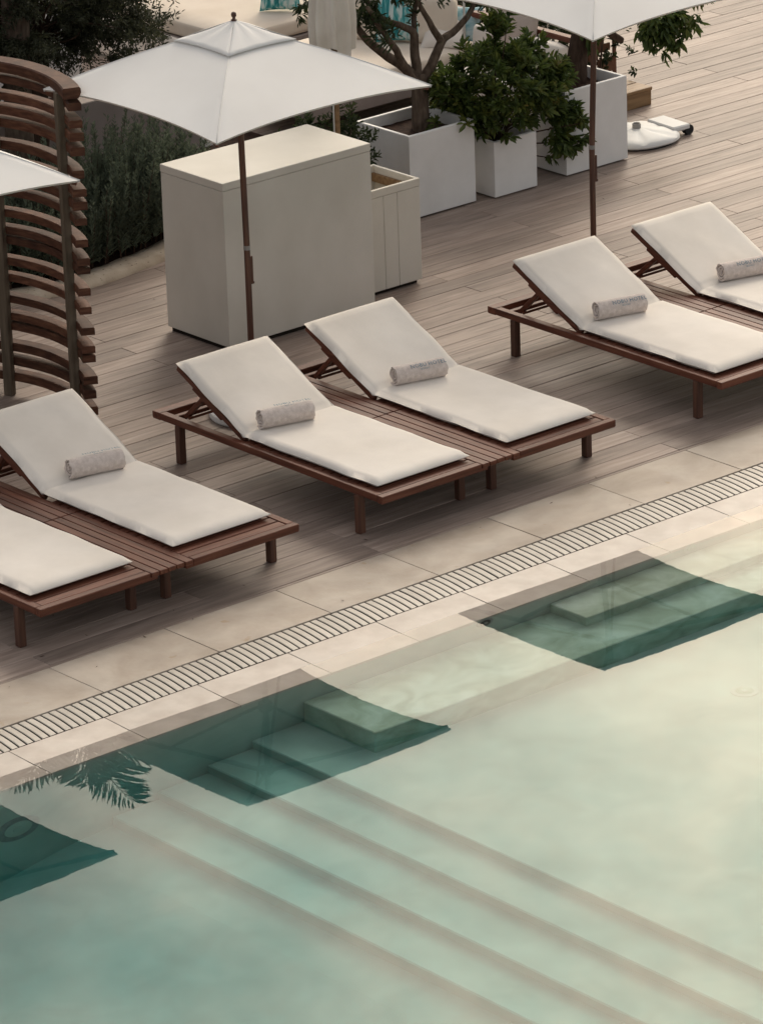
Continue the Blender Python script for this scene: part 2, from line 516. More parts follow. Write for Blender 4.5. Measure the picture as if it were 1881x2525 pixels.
def leaves(P, D, L, Wd, up=None, fold=0.25, curl=0.2):
    """leaf blades at points P with unit directions D, lengths L, widths Wd: two folded quads each"""
    n = len(P)
    if up is None:
        up = RNG.normal(size=(n, 3)) * 0.6 + np.array([0, 0, 1.0])
    S = np.cross(D, up)
    S /= np.linalg.norm(S, axis=1, keepdims=True) + 1e-9
    N = np.cross(S, D)
    L = np.broadcast_to(np.asarray(L, float), (n,))[:, None]
    Wd = np.broadcast_to(np.asarray(Wd, float), (n,))[:, None]
    tip = P + D * L - N * L * curl * 0.3
    m1 = P + D * L * 0.34 + N * L * curl * 0.18
    m2 = P + D * L * 0.70 + N * L * curl * 0.06
    a1, b1 = m1 + S * Wd * 0.5 + N * Wd * fold, m1 - S * Wd * 0.5 + N * Wd * fold
    a2, b2 = m2 + S * Wd * 0.42 + N * Wd * fold, m2 - S * Wd * 0.42 + N * Wd * fold
    V = np.stack([P, a1, a2, tip, b2, b1], 1).reshape(-1, 3)
    o = (np.arange(n) * 6)[:, None]
    F = np.concatenate([o + np.array([[0, 1, 2, 3]]), o + np.array([[0, 3, 4, 5]])], 0)
    return V, F


def unit(a):
    return a / (np.linalg.norm(a, axis=-1, keepdims=True) + 1e-9)


# ------------------------------------------------------------------ ground, pool
PX0, PX1, PY0 = -8.0, 9.0, -10.0          # pool extents; the deck side is y = 0
g = MB()
for (x0, x1, y0, y1) in ((-300, 300, 0.36, 300), (-300, PX0 - 0.02, -300, 0.36), (PX1 + 0.02, 300, -300, 0.36), (PX0 - 0.02, PX1 + 0.02, -300, PY0 - 0.02)):
    g.add([(x0, y0, -0.12), (x1, y0, -0.12), (x1, y1, -0.12), (x0, y1, -0.12)], [(0, 1, 2, 3)])
tag(g.build('ground', 'dark', fix=False), kind='structure')

pool = link('pool_basin', None)
tag(pool, kind='structure')
FL = -0.53
steps = [(-0.13, FL), (-0.420, FL - 0.10), (-0.740, FL - 0.20), (-1.030, FL - 0.30)]
DEEP = -0.94


def sheet(name, q, mat, par):
    m = MB()
    m.add(q, [(0, 1, 2, 3)])
    return m.build(name, mat, par, fix=False)


YB = PY0
wl_ = MB()
wl_.box(PX0, PX1, 0.004, 0.10, -1.78, -0.030, 0.002)
wl_.build('pool_wall', 'pool', pool)
for nm, q in (('pool_wall', (PX0 - 0.1, PX0, PY0, 0.1)), ('pool_wall', (PX1, PX1 + 0.1, PY0, 0.1)), ('pool_wall', (PX0, PX1, PY0 - 0.1, PY0))):
    m = MB()
    m.box(*q, -1.78, 0.0, 0.002)
    m.build(nm, 'pool', pool)
m = MB()
xs_ = [PX1, -0.99, -1.30, -3.6, PX0]
zf_ = [DEEP, DEEP, DEEP - 0.05, -1.72, -1.76]
m.add([(x_, y_, z_) for x_, z_ in zip(xs_, zf_) for y_ in (PY0, 0.003)], [(2 * k, 2 * k + 1, 2 * k + 3, 2 * k + 2) for k in range(4)])
m.build('pool_floor', 'pool', pool, fix=False)
m = MB()
m.box(steps[0][0], PX1, PY0, 0.003, DEEP - 0.1, FL, 0.008)
m.build('shallow_floor', 'pool', pool)
for i in range(3):
    m = MB()
    m.box(steps[i + 1][0], steps[i][0] + 0.05, PY0, 0.003, DEEP - 0.1, steps[i + 1][1], 0.010)
    m.build('pool_step', 'pool', pool)
m = MB()
m.box(0.212, PX1, -0.560, 0.003, FL - 0.05, -0.267, 0.008)
m.build('pool_bench', 'pool_top', pool)
m = MB()
m.box(1.908, PX1, -0.281, 0.003, -0.30, -0.145, 0.007)
m.build('pool_bench', 'pool_top', pool)


def inlet(name, c, r, axis, mats=('pool_top', 'metal', 'black')):
    for k, (rr, t, mt) in enumerate(((r, 0.006, mats[0]), (r * 0.62, 0.011, mats[1]), (r * 0.26, 0.014, mats[2]))):
        m = MB()
        m.lathe([(rr, 0), (rr, t * 0.7), (rr * 0.9, t), (0.0, t)], n=24)
        o = m.build(name if k == 0 else name + '_ring', mt, pool, smooth=True, angle=40)
        o.location = c
        if axis == 'y':
            o.rotation_euler = (rad(90), 0, 0)


inlet('water_inlet', (1.451, 0.004, -0.082), 0.058, 'y', ('metal', 'black', 'metal'))
inlet('water_inlet', (2.941, 0.004, -0.076), 0.058, 'y', ('pool', 'pool_top', 'pool'))
inlet('pool_light', (-1.60, 0.004, -0.55), 0.135, 'y', ('metal', 'pool', 'pool'))
inlet('floor_inlet', (2.06, -1.30, FL + 0.001), 0.075, 'z', ('coping', 'pool_top', 'coping'))

wt = MB()
wt.add([(PX0 - 0.05, PY0 - 0.05, -0.008), (PX1 + 0.05, PY0 - 0.05, -0.008), (PX1 + 0.05, 0.24, -0.008), (PX0 - 0.05, 0.24, -0.008),
        (PX0 - 0.05, PY0 - 0.05, -1.8), (PX1 + 0.05, PY0 - 0.05, -1.8), (PX1 + 0.05, 0.24, -1.8), (PX0 - 0.05, 0.24, -1.8)],
       [(0, 1, 2, 3), (7, 6, 5, 4), (0, 4, 5, 1), (1, 5, 6, 2), (2, 6, 7, 3), (3, 7, 4, 0)])
water = wt.build('water', 'water')
tag(water, kind='structure')

# coping: stones that dip under the water towards the pool
cop = link('pool_coping', None)
tag(cop, kind='structure')
CP = 0.595


def coping_mesh(Lx):
    m = MB()
    m.box(0, Lx, 0.0, 0.345, -0.045, 0.0, 0.003)
    v = []
    for (x, y, z) in m.v:
        if z > -0.02:
            z += -0.0140 * max(0.0, (0.33 - y) / 0.33)
        v.append((x, y, z))
    m.v = v
    return m.mesh('coping_stone')


cme = coping_mesh(CP - 0.0025)
k0 = -11
for k in range(k0, k0 + 30):
    x = -1.38 + (k + 0) * CP
    if x < PX0 or x > PX1:
        continue
    o = link('coping_stone', cme, 'coping', cop, (x, random.uniform(-0.0008, 0.0008), 0))
    o.rotation_euler = (0, random.uniform(-0.0012, 0.0012), 0)

# drain channel and its grate bars
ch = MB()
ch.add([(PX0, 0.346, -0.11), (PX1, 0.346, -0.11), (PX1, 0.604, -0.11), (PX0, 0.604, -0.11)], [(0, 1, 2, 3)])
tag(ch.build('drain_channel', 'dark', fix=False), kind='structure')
grate = thing('drain_grate', 'long pale slatted overflow grate between the limestone tiles and the pool coping', 'drain grate', (0, 0, 0))
gb = MB()
NS = 8
GP = 0.0474
prof = []
for j in range(NS + 1):
    t = j / NS
    y = 0.356 + t * 0.241
    xo = -0.031 * (1 - t) ** 1.2
    z = 0.003 * (4 * t * (1 - t)) - 0.003
    prof.append((xo, y, z))
rows = []
for (xo, y, z) in prof:
    rows.append([(xo, y, z - 0.018), (xo + 0.0392, y, z - 0.018), (xo + 0.0392, y, z - 0.003), (xo + 0.0362, y, z), (xo + 0.003, y, z), (xo, y, z - 0.003)])
gb.grid(rows, 6, NS + 1, wrap_u=True)
gb.f += [(5, 4, 3, 2, 1, 0), tuple(NS * 6 + k for k in range(6))]
gme = gb.mesh('bar')
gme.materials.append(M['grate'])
gme.materials.append(M['slot_shade'])
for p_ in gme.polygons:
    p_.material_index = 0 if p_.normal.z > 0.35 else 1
nb = 0
rest = []
x = -2.6
while x < 6.2:
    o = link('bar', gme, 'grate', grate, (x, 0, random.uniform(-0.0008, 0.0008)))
    x += GP
    nb += 1
ge = MB()
for (xa, xb) in ((PX0, -2.64), (6.2, PX1)):
    ge.box(xa, xb, 0.356, 0.597, -0.02, -0.001, 0.002)
tag(ge.build('end_section', 'grate', grate), kind='stuff')

# limestone border
tiles = link('limestone_border', None)
tag(tiles, kind='structure')
T, TX0 = 0.7515, -0.5872
m = MB()
m.box(0.0018, T - 0.0018, 0.6075, 1.0605, -0.035, 0.0, 0.0022)
tme = m.mesh('tile')
for k in range(-9, 13):
    o = link('tile', tme, 'limestone', tiles, (TX0 + k * T, 0, random.uniform(-0.001, 0.0004)))

# ------------------------------------------------------------------ deck boards
deck = link('timber_deck', None)
tag(deck, kind='structure')
PW, PL = 0.1545, 2.23
m = MB()
m.box(0.0010, PL - 0.0010, 0.0018, PW - 0.0018, -0.028, 0.0, 0.0022)
pme = m.mesh('plank')
first = 4.64 - 23 * PW
cand = []
for r in range(0, 86):
    y = first + r * PW
    off = 7.25 if (r - 23) % 2 == 0 else 8.36
    for k in range(-7, 6):
        xx = off + k * PL
        if xx > 18 or xx < -9:
            continue
        vis, near = False, 1e9
        for f_ in (0, 0.25, 0.5, 0.75, 1.0):
            u_, v_ = px_of((xx + f_ * PL, y + PW / 2, 0))
            if -20 < u_ < 1901 and -20 < v_ < 2545:
                vis = True
            near = min(near, (Vector((xx + f_ * PL, y, 0)) - CAM).length)
        cand.append((0 if vis else 1, near, xx, y))
cand.sort()
restm = MB()
n_pl = 0
for (inv, near, xx, y) in cand:
    if n_pl < 298 and not inv:
        o = link('plank', pme, 'deck', deck, (xx, y, random.uniform(-0.0012, 0.0006)))
        n_pl += 1
    else:
        restm.box(xx + 0.0015, xx + PL - 0.0015, y + 0.0018, y + PW - 0.0018, -0.028, random.uniform(-0.001, 0.0005), 0.002)
tag(restm.build('outer_planks', 'deck', deck, fix=True), kind='stuff')
m = MB()
m.box(-9, 18, 1.0625, first - 0.001, -0.028, -0.001, 0.002)
m.build('edge_strip', 'deck', deck)


# ------------------------------------------------------------------ sun loungers
H = 0.2695
LW, LL = 0.770, 2.0
HINGE = 1.245            # measured from the front edge
BANG = rad(26.5)


def mattress_mesh(seed, w=0.672, seat=1.150, back=0.652, th=0.048, ang=BANG):
    rr = random.Random(seed)
    ox, oy = rr.uniform(0, 90), rr.uniform(0, 90)
    st = []
    n1, n2 = 26, 18
    for i in range(n1 + 1):
        st.append((i / n1 * seat, 0))
    for i in range(1, n2 + 1):
        st.append((seat + i / n2 * back, 1))
    total = seat + back
    prof = []
    nx = 22
    c_ = 0.020
    for i in range(nx + 1):
        t = -1 + 2 * i / nx
        prof.append((t, 1))
    for i in range(nx + 1):
        t = 1 - 2 * i / nx
        prof.append((t, -1))
    rows = []
    for (s, part) in st:
        de = min(s, total - s)
        e = 1.0 if de > 0.03 else math.sqrt(max(0.02, 1 - (1 - de / 0.03) ** 2))
        d = s - seat
        k = max(-1.0, min(1.0, d / 0.05))
        a = ang * (0.5 + 0.5 * k) if abs(d) < 0.05 else (ang if d > 0 else 0.0)
        if d <= -0.05:
            y, z = s, 0.0
        elif d >= 0.05:
            y = seat + (d) * math.cos(ang)
            z = d * math.sin(ang)
        else:
            q = (d + 0.05) / 0.1
            y = seat - 0.05 + 0.05 * q * (1 + math.cos(ang))
            z = 0.05 * math.sin(ang) * q * q
        crease = 0.016 * math.exp(-(d / 0.012) ** 2)
        nrm = (-math.sin(a), math.cos(a))
        row = []
        for (t, sgn) in prof:
            ww = w / 2
            edge = (1 - abs(t)) * ww
            rr_ = 1.0 if edge > c_ else math.sqrt(max(0.0, 1 - (1 - edge / c_) ** 2))
            hh = th / 2 * e * rr_
            puff = 0.0035 * (1 - t * t) * e
            xw = t * ww * (1 - 0.006 * (1 - e))
            wob = mnoise.noise(Vector((xw * 5 + ox, s * 4 + oy, 0.0))) * 0.004 + mnoise.noise(Vector((xw * 17 + ox, s * 17 + oy, 3.0))) * 0.0012
            side = mnoise.noise(Vector((ox + (3 if t > 0 else 7), s * 5.5, 1.0))) * 0.010 * (abs(t) ** 3)
            off = th / 2 + sgn * hh + (puff + wob * (0.3 + 0.7 * e) - crease * (1 if sgn > 0 else 0) if sgn > 0 else 0)
            row.append((xw + side * (1 if t > 0 else -1), y + nrm[0] * off, z + nrm[1] * off))
        rows.append(row)
    m = MB()
    nu = len(prof)
    m.grid(rows, nu, len(rows), wrap_u=True)
    last = (len(rows) - 1) * nu
    m.f.append(tuple(range(nu - 1, -1, -1)))
    m.f.append(tuple(last + k for k in range(nu)))
    return m.mesh('mattress', smooth=True)


def make_lounger(x0, y0, table_right, label, seed, dy=0.0, dang=0.0, rotz=0.0):
    """frame outer corner front-left at x0,y0; Empty at the middle of its footprint"""
    cx, cy = x0 + LW / 2, y0 + LL / 2
    t = thing('sun_lounger', label, 'sun lounger', (cx, cy, 0), rotz, 'sun loungers along the pool')
    X0, X1, Y0, Y1 = -LW / 2, LW / 2, -LL / 2, LL / 2
    rw, rh = 0.046, 0.040
    inner_r, inner_l = table_right, not table_right
    for (xa, xb, low) in ((X0, X0 + rw, inner_l), (X1 - rw, X1, inner_r)):
        m = MB()
        m.box(xa, xb, Y0 + 0.047, Y1 - 0.071, H - rh - (0.012 if low else 0), H - (0.026 if low else 0.0), 0.003)
        m.build('side_rail', 'teak_y', t)
    fa, fb = X0, X1
    m = MB()
    m.box(X0 + (0.05 if inner_l else 0), X1 - (0.05 if inner_r else 0), Y0, Y0 + 0.045, H - rh, H, 0.003)
    m.box(X0 + 0.002, X1 - 0.002, Y0 + 0.003, Y0 + 0.043, H - rh - 0.004, H - 0.026, 0.002)
    m.build('front_rail', 'teak_x', t)
    m = MB()
    m.box(X0 + (0.05 if inner_l else 0), X1 - (0.05 if inner_r else 0), Y1 - 0.070, Y1, H - rh, H, 0.003)
    m.box(X0 + 0.002, X1 - 0.002, Y1 - 0.067, Y1 - 0.003, H - rh - 0.004, H - 0.026, 0.002)
    m.build('back_rail', 'teak_x', t)
    for sx in (X0 + 0.0235, X1 - 0.0235):
        for sy in (Y0 + 0.2198, Y1 - 0.2198):
            m = MB()
            m.box(sx - 0.0225, sx + 0.0225, sy - 0.0225, sy + 0.0225, 0.0, H - rh - 0.002 - (0.012 if (sx > 0) == table_right else 0), 0.004)
            m.build('leg', 'teak_z', t)
    # cross slats of the seat
    ys = Y0 + 0.052
    sl = MB()
    sl.box(X0 + 0.049, X1 - 0.049, 0, 0.064, H - 0.026, H - 0.003, 0.003)
    sme = sl.mesh('slat')
    n = 16
    pitch_ = (HINGE - 0.06) / n
    for k in range(n):
        link('slat', sme, 'teak_x', t, (0, ys + k * pitch_, 0))
    m = MB()
    for xx in (X0 + 0.08, X1 - 0.08):
        m.box(xx - 0.015, xx + 0.015, Y0 + 0.046, Y0 + HINGE + 0.02, H - 0.055, H - 0.0265, 0.002)
    m.build('bearer', 'teak_y', t)
    # back rest
    ang = BANG + dang
    hy, hz = Y0 + HINGE + dy, H - 0.012
    ca, sa = math.cos(ang), math.sin(ang)
    for xx in (X0 + 0.075, X1 - 0.075):
        m = MB()
        a = Vector((xx, hy, hz))
        b_ = a + Vector((0, ca, sa)) * 0.655
        m.beam(a, b_, 0.030, 0.030, up=(0, -sa, ca))
        c1 = a + Vector((0, ca, sa)) * 0.22 + Vector((0, sa, -ca)) * 0.018
        c2 = a + Vector((0, ca, sa)) * 0.50 + Vector((0, sa, -ca)) * 0.018
        m.beam(c1, c2, 0.026, 0.034, up=(0, -sa, ca), bev=0.012)
        m.build('backrest_rail', 'teak_y', t)
    for k in range(7):
        s = 0.03 + k * 0.092
        m = MB()
        c = Vector((0, hy, hz)) + Vector((0, ca, sa)) * s + Vector((0, -sa, ca)) * 0.011
        m.obox(c, (LW - 0.19, 0.06, 0.016), (ang, 0, 0))
        m.build('backrest_slat', 'teak_x', t)
    # ratchet bar and props that hold the back up
    m = MB()
    m.box(X0 + 0.05, X1 - 0.05, Y1 - 0.155, Y1 - 0.120, H - 0.046, H - 0.012, 0.003)
    m.build('ratchet_bar', 'teak_x', t)
    for xx in (X0 + 0.115, X1 - 0.115):
        m = MB()
        p1 = Vector((xx, Y1 - 0.165, H - 0.03))
        p2 = Vector((xx, hy, hz)) + Vector((0, ca, sa)) * 0.42 + Vector((0, sa, -ca)) * 0.02
        m.beam(p1, p2, 0.026, 0.03, up=(1, 0, 0))
        m.build('prop', 'teak_y', t)
    m = MB()
    m.tube([(X0 + 0.10, Y1 - 0.21, H - 0.02), (X1 - 0.10, Y1 - 0.21, H - 0.02)], 0.010, 8)
    m.build('prop_bar', 'teak_x', t)
    me = mattress_mesh(seed, ang=ang)
    o = link('mattress', me, 'canvas', t, ((0.0 if True else 0), Y0 + 0.100 + dy, H + 0.001))
    return t


def make_bridge(x0, y0, label):
    """slatted table let in between two loungers; its slats rest on their inner rails"""
    W_ = 1.726
    xa, xb = x0 + LW - 0.048, x0 + W_ - LW + 0.048
    cx = (xa + xb) / 2
    t = thing('slatted_table', label, 'side table', (cx, y0 + LL / 2, 0), 0, 'slatted tables between the lounger pairs')
    hw = (xb - xa) / 2
    n = 5
    p = 2 * hw / n
    for (ya, yb) in ((-LL / 2 - 0.004, -0.003), (0.003, LL / 2)):
        for k in range(n):
            m = MB()
            xk = -hw + k * p
            m.box(xk + 0.003, xk + p - 0.003, ya + random.uniform(0, 0.004), yb, H - 0.0255, H - 0.001, 0.0025)
            m.build('slat', 'teak_y', t)
    for yy in (-LL / 2 + 0.12, -0.05, 0.05, LL / 2 - 0.12):
        m = MB()
        m.box(-hw + 0.055, hw - 0.055, yy - 0.02, yy + 0.02, H - 0.052, H - 0.026, 0.002)
        m.build('batten', 'teak_x', t)
    return t


PAIRW = 1.726
pairs = [('left', -0.5372, 1.177), ('middle', 1.7593, 1.1633), ('right', 4.3259, 1.1789)]
labs = {
    'left': ('white-cushioned sun lounger cut off at the left edge, only its foot end in view',
             'sun lounger with white mattress and towel in front of the curved slatted wooden screen',
             'slatted wooden table joining the two sun loungers at the left edge'),
    'middle': ('white-cushioned sun lounger before the beige counter, left of the middle pair',
               'sun lounger with white mattress before the low bin, right of the middle pair',
               'slatted wooden table joining the complete middle pair of sun loungers'),
    'right': ('sun lounger with white mattress in front of the right-hand umbrella pole',
              'sun lounger cut off by the right edge, its backrest and towel showing',
              'slatted wooden table joining the two sun loungers at the right edge'),
}
seed = 11
for nm, px_, py_ in pairs:
    a, b_, c_ = labs[nm]
    dl = {'left': (0.05, 0.07), 'middle': (0.0, 0.012), 'right': (0.0, -0.012)}[nm]
    make_lounger(px_, py_, True, a, seed, dy=dl[0])
    make_lounger(px_ + PAIRW - LW, py_, False, b_, seed + 1, dy=dl[1], dang=0.0)
    make_bridge(px_, py_, c_)
    seed += 2


# ------------------------------------------------------------------ rolled towels
def towel_mesh(seed, R=0.062, Lx=0.325, turns=3.2):
    rr = random.Random(seed)
    n = 96
    th = R / (turns + 0.4)
    outer, inner = [], []
    for i in range(n + 1):
        t = i / n
        a = t * turns * 2 * math.pi
        r_o = 0.010 + (R - 0.010) * t
        wob = 1 + 0.02 * mnoise.noise(Vector((math.cos(a) * 1.5 + seed, math.sin(a) * 1.5, t * 3)))
        outer.append((a, r_o * wob))
        inner.append((a, (r_o - th * 0.56) * wob if r_o > th else r_o * 0.3))
    ring = [(r * math.cos(a), r * math.sin(a)) for a, r in outer] + [(max(r, 0.001) * math.cos(a), max(r, 0.001) * math.sin(a)) for a, r in reversed(inner)]
    # outer end of the spiral lies at the back underside
    rot = rad(-60) - outer[-1][0]
    c, s = math.cos(rot), math.sin(rot)
    ring = [(p * c - q * s, p * s + q * c) for p, q in ring]
    m = MB()
    nst = 18
    rows = []
    for j in range(nst + 1):
        t = j / nst
        xx = (t - 0.5) * Lx
        e = min(t, 1 - t) * nst
        row = []
        for i, (p, q) in enumerate(ring):
            rad_ = math.hypot(p, q)
            sc_ = 1.0 - (0.03 if e < 0.5 else 0.0)
            bul = 1 + 0.014 * mnoise.noise(Vector((xx * 22 + seed, math.atan2(q, p) * 1.3, 2.0)))
            dx = (0.010 * mnoise.noise(Vector((p * 40 + seed, q * 40, 5.0 if t < .5 else 9.0))) + (1 if t < .5 else -1) * 0.016 * (1 - rad_ / R)) if e < 0.5 else 0
            row.append((xx + dx, p * sc_ * bul, q * sc_ * bul))
        rows.append(row)
    nu = len(ring)
    m.grid(rows, nu, len(rows), wrap_u=True)
    half = n + 1
    for base in (0, nst * nu):
        for i in range(n):
            m.f.append((base + i, base + i + 1, base + nu - 2 - i, base + nu - 1 - i))
    return m.mesh('roll', smooth=True, angle=50)


def text_on_roll(body, size, R, ang0, x0, seed):
    cu_ = bpy.data.curves.new('lettering', 'FONT')
    cu_.body = body
    cu_.size = size
    cu_.space_character = 1.08
    cu_.align_x = 'LEFT'
    cu_.resolution_u = 2
    tmp = bpy.data.objects.new('tmp_text', cu_)
    COL.objects.link(tmp)
    dg = bpy.context.evaluated_depsgraph_get()
    me = bpy.data.meshes.new_from_object(tmp.evaluated_get(dg))
    bpy.data.objects.remove(tmp)
    bpy.data.curves.remove(cu_)
    bm = bmesh.new()
    bm.from_mesh(me)
    for v in bm.verts:
        a = ang0 + v.co.y / R            # angle from -y axis up to +z
        xx = x0 + v.co.x
        rr_ = R * 1.022 + 0.0012
        v.co = (xx, -rr_ * math.cos(a), rr_ * math.sin(a))
    bm.to_mesh(me)
    bm.free()
    me.name = 'lettering'
    return me


towels = [
    (2.060, 2.335, rad(-15), 78, 'rolled beige towel, lettering turned to its top, on the lounger before the beige counter'),
    (3.060, 2.352, rad(-14), 38, 'rolled beige towel with blue lettering on the right lounger of the middle pair'),
    (0.820, 2.470, rad(-13), 84, 'rolled beige towel, lettering turned to its top, on the lounger before the curved screen'),
    (4.650, 2.370, rad(-15), 33, 'rolled beige towel with blue lettering and a folded seam, before the right umbrella pole'),
    (5.665, 2.362, rad(-14), 36, 'rolled beige towel with blue lettering cut off by the right edge'),
]
for i, (x, y, rz, deg, lab) in enumerate(towels):
    t = thing('rolled_towel', lab, 'towel', (x, y, H + 0.0555 + 0.0535), rz, 'rolled towels on the loungers')
    o = link('roll', towel_mesh(3 + i), 'towel', t)
    a0 = rad(deg)
    o2 = link('lettering', text_on_roll('NOBU HOTEL', 0.034, 0.062, a0, -0.070, i), 'ink', t)
    o3 = link('lettering', text_on_roll('IBIZA BAY', 0.012, 0.062, a0 - rad(15), -0.012, i), 'ink', t)


# ------------------------------------------------------------------ umbrellas
def make_umbrella(cx, cy, label, pole_dx=0.0, S=0.783, zc=1.975, zt=2.282, full=True):
    t = thing('patio_umbrella', label, 'umbrella', (cx, cy, 0), 0, 'white square umbrellas')
    ri = 0.15
    # canopy
    m = MB()
    nu, nv = 20, 14
    for side in range(4):
        ca, sa = math.cos(side * math.pi / 2), math.sin(side * math.pi / 2)
        rows = []
        for j in range(nv + 1):
            v = j / nv
            row = []
            for i in range(nu + 1):
                u = -1 + 2 * i / nu
                xo, yo = u * S, -S + 0.030 * (1 - u * u)
                zo = zc + 0.036 * (1 - abs(u) ** 2.2)
                xi, yi = u * ri, -ri
                zi = zt + 0.004 * (1 - u * u)
                x, y = xi + (xo - xi) * v, yi + (yo - yi) * v
                z = zi + (zo - zi) * v
                z += -0.004 * math.sin(math.pi * v) * (1 - u * u) + 0.016 * math.sin(math.pi * v) * (abs(u) ** 3)
                # puckers running out of the corners
                cdist = math.hypot(abs(u) - 1, v - 1)
                z += 0.0035 * math.sin(16 * math.atan2(1 - v + 1e-6, 1 - abs(u) + 1e-6)) * math.exp(-(cdist / 0.28) ** 2) * (1 if cdist > 0.03 else 0)
                row.append((ca * x - sa * y, sa * x + ca * y, z))
            rows.append(row)
        m.grid(rows, nu + 1, nv + 1)
    # hem: a short turned-down strip along the rim
    for side in range(4):
        ca, sa = math.cos(side * math.pi / 2), math.sin(side * math.pi / 2)
        rows = [[], []]
        for i in range(nu + 1):
            u = -1 + 2 * i / nu
            xo, yo = u * S, -S + 0.030 * (1 - u * u)
            zo = zc + 0.036 * (1 - abs(u) ** 2.2)
            rows[0].append((ca * xo - sa * yo, sa * xo + ca * yo, zo))
            rows[1].append((ca * xo - sa * (yo + 0.006), sa * xo + ca * (yo + 0.006), zo - 0.012))
        m.grid(rows, nu + 1, 2)
    o = m.build('canopy', 'parasol', t, smooth=True, angle=40)
    md = o.modifiers.new('solid', 'SOLIDIFY')
    md.thickness = 0.003
    md.offset = -1
    for sx, sy in ((-1, -1), (1, -1), (1, 1), (-1, 1)):
        m = MB()
        pth = []
        for j in range(13):
            v = j / 12
            rr_ = ri + (S - ri) * v
            pth.append((sx * rr_, sy * rr_, zt + (zc - zt) * v + 0.016 * math.sin(math.pi * v) + 0.0005))
        m.tube(pth, 0.0030, 6)
        m.build('seam', 'parasol', t, smooth=True)
    # vent cap
    m = MB()
    rv = 0.247
    for side in range(4):
        ca, sa = math.cos(side * math.pi / 2), math.sin(side * math.pi / 2)
        rows = []
        for j in range(9):
            v = j / 8
            row = []
            for i in range(13):
                u = -1 + 2 * i / 12
                xo, yo = u * rv, -rv + 0.012 * (1 - u * u)
                zo = 2.256 + 0.004 * (1 - u * u)
                z = 2.372 + (zo - 2.372) * v + 0.004 * math.sin(math.pi * v) * (1 - u * u) - 0.002 * math.sin(math.pi * v) * abs(u) ** 2
                z += 0.0036 * math.sin(9 * u + side * 2 + 3 * v) * v * (1 - v) * 4
                row.append((ca * xo * v - sa * yo * v, sa * xo * v + ca * yo * v, z))
            rows.append(row)
        m.grid(rows, 13, 9)
    o = m.build('vent_cap', 'parasol', t, smooth=True, angle=40)
    md = o.modifiers.new('solid', 'SOLIDIFY')
    md.thickness = 0.003
    md.offset = -1
    # finial
    m = MB()
    m.lathe([(0.016, 2.366), (0.018, 2.371), (0.009, 2.378), (0.008, 2.383), (0.014, 2.392), (0.016, 2.402), (0.012, 2.414), (0.0, 2.419)], n=14)
    m.build('finial', 'teak_z', t, smooth=True, angle=50)
    # pole
    m = MB()
    m.tube([(pole_dx, 0, 0.05), (pole_dx, 0, 1.00), (pole_dx * 0.5, 0, 1.9), (0, 0, 2.365)], [0.0185, 0.0185, 0.0185, 0.017], 14)
    m.build('pole', 'teak_z', t, smooth=True, angle=50)
    m = MB()
    m.tube([(pole_dx, 0, 1.005), (pole_dx, 0, 1.03)], [0.0205, 0.0205], 14)
    m.build('ring', 'metal', t, smooth=True, angle=50)
    m = MB()
    m.box(pole_dx + 0.008, pole_dx + 0.029, -0.018, 0.010, 0.80, 0.965, 0.005)
    m.box(pole_dx + 0.010, pole_dx + 0.035, -0.016, 0.008, 0.795, 0.81, 0.003)
    m.build('joint_latch', 'teak_z', t)
    # frame under the canopy
    m = MB()
    m.lathe([(0.040, 2.215), (0.044, 2.225), (0.044, 2.250), (0.038, 2.258)], n=16)
    m.build('hub', 'teak_z', t, smooth=True, angle=40)
    m = MB()
    m.lathe([(0.038, 1.80), (0.044, 1.81), (0.044, 1.845), (0.036, 1.855)], (pole_dx * 0.5, 0, 0), n=16)
    m.build('runner', 'teak_z', t, smooth=True, angle=40)
    for k in range(4):
        sx, sy = ((-1, -1), (1, -1), (1, 1), (-1, 1))[k]
        m = MB()
        m.beam((sx * 0.028, sy * 0.028, 2.232), (sx * (S - 0.012), sy * (S - 0.012), zc - 0.016), 0.018, 0.024)
        rb = m.build('rib', 'teak_x', t)
        m = MB()
        m.beam((pole_dx * 0.5 + sx * 0.03, sy * 0.03, 1.83), (sx * 0.40, sy * 0.40, 2.085), 0.014, 0.018)
        m.build('strut', 'teak_x', rb)
    # weighted base
    m = MB()
    m.lathe([(0.255, 0.0), (0.262, 0.010), (0.258, 0.035), (0.235, 0.052), (0.12, 0.072), (0.055, 0.080)], (pole_dx, 0, 0), n=36)
    m.build('base', 'whiteplastic', t, smooth=True, angle=35)
    m = MB()
    m.lathe([(0.030, 0.07), (0.030, 0.24), (0.024, 0.25)], (pole_dx, 0, 0), n=16)
    m.build('collar', 'whiteplastic', t, smooth=True, angle=40)
    return t


make_umbrella(2.575, 3.288, 'white square umbrella over the beige counter, its whole canopy and wooden pole in view', 0.022)
make_umbrella(5.405, 3.310, 'white square umbrella at the top right, only its front corner and wooden pole in view', -0.085)
make_umbrella(0.071, 3.290, 'white square umbrella at the left edge, only a corner of canopy showing', 0.0)

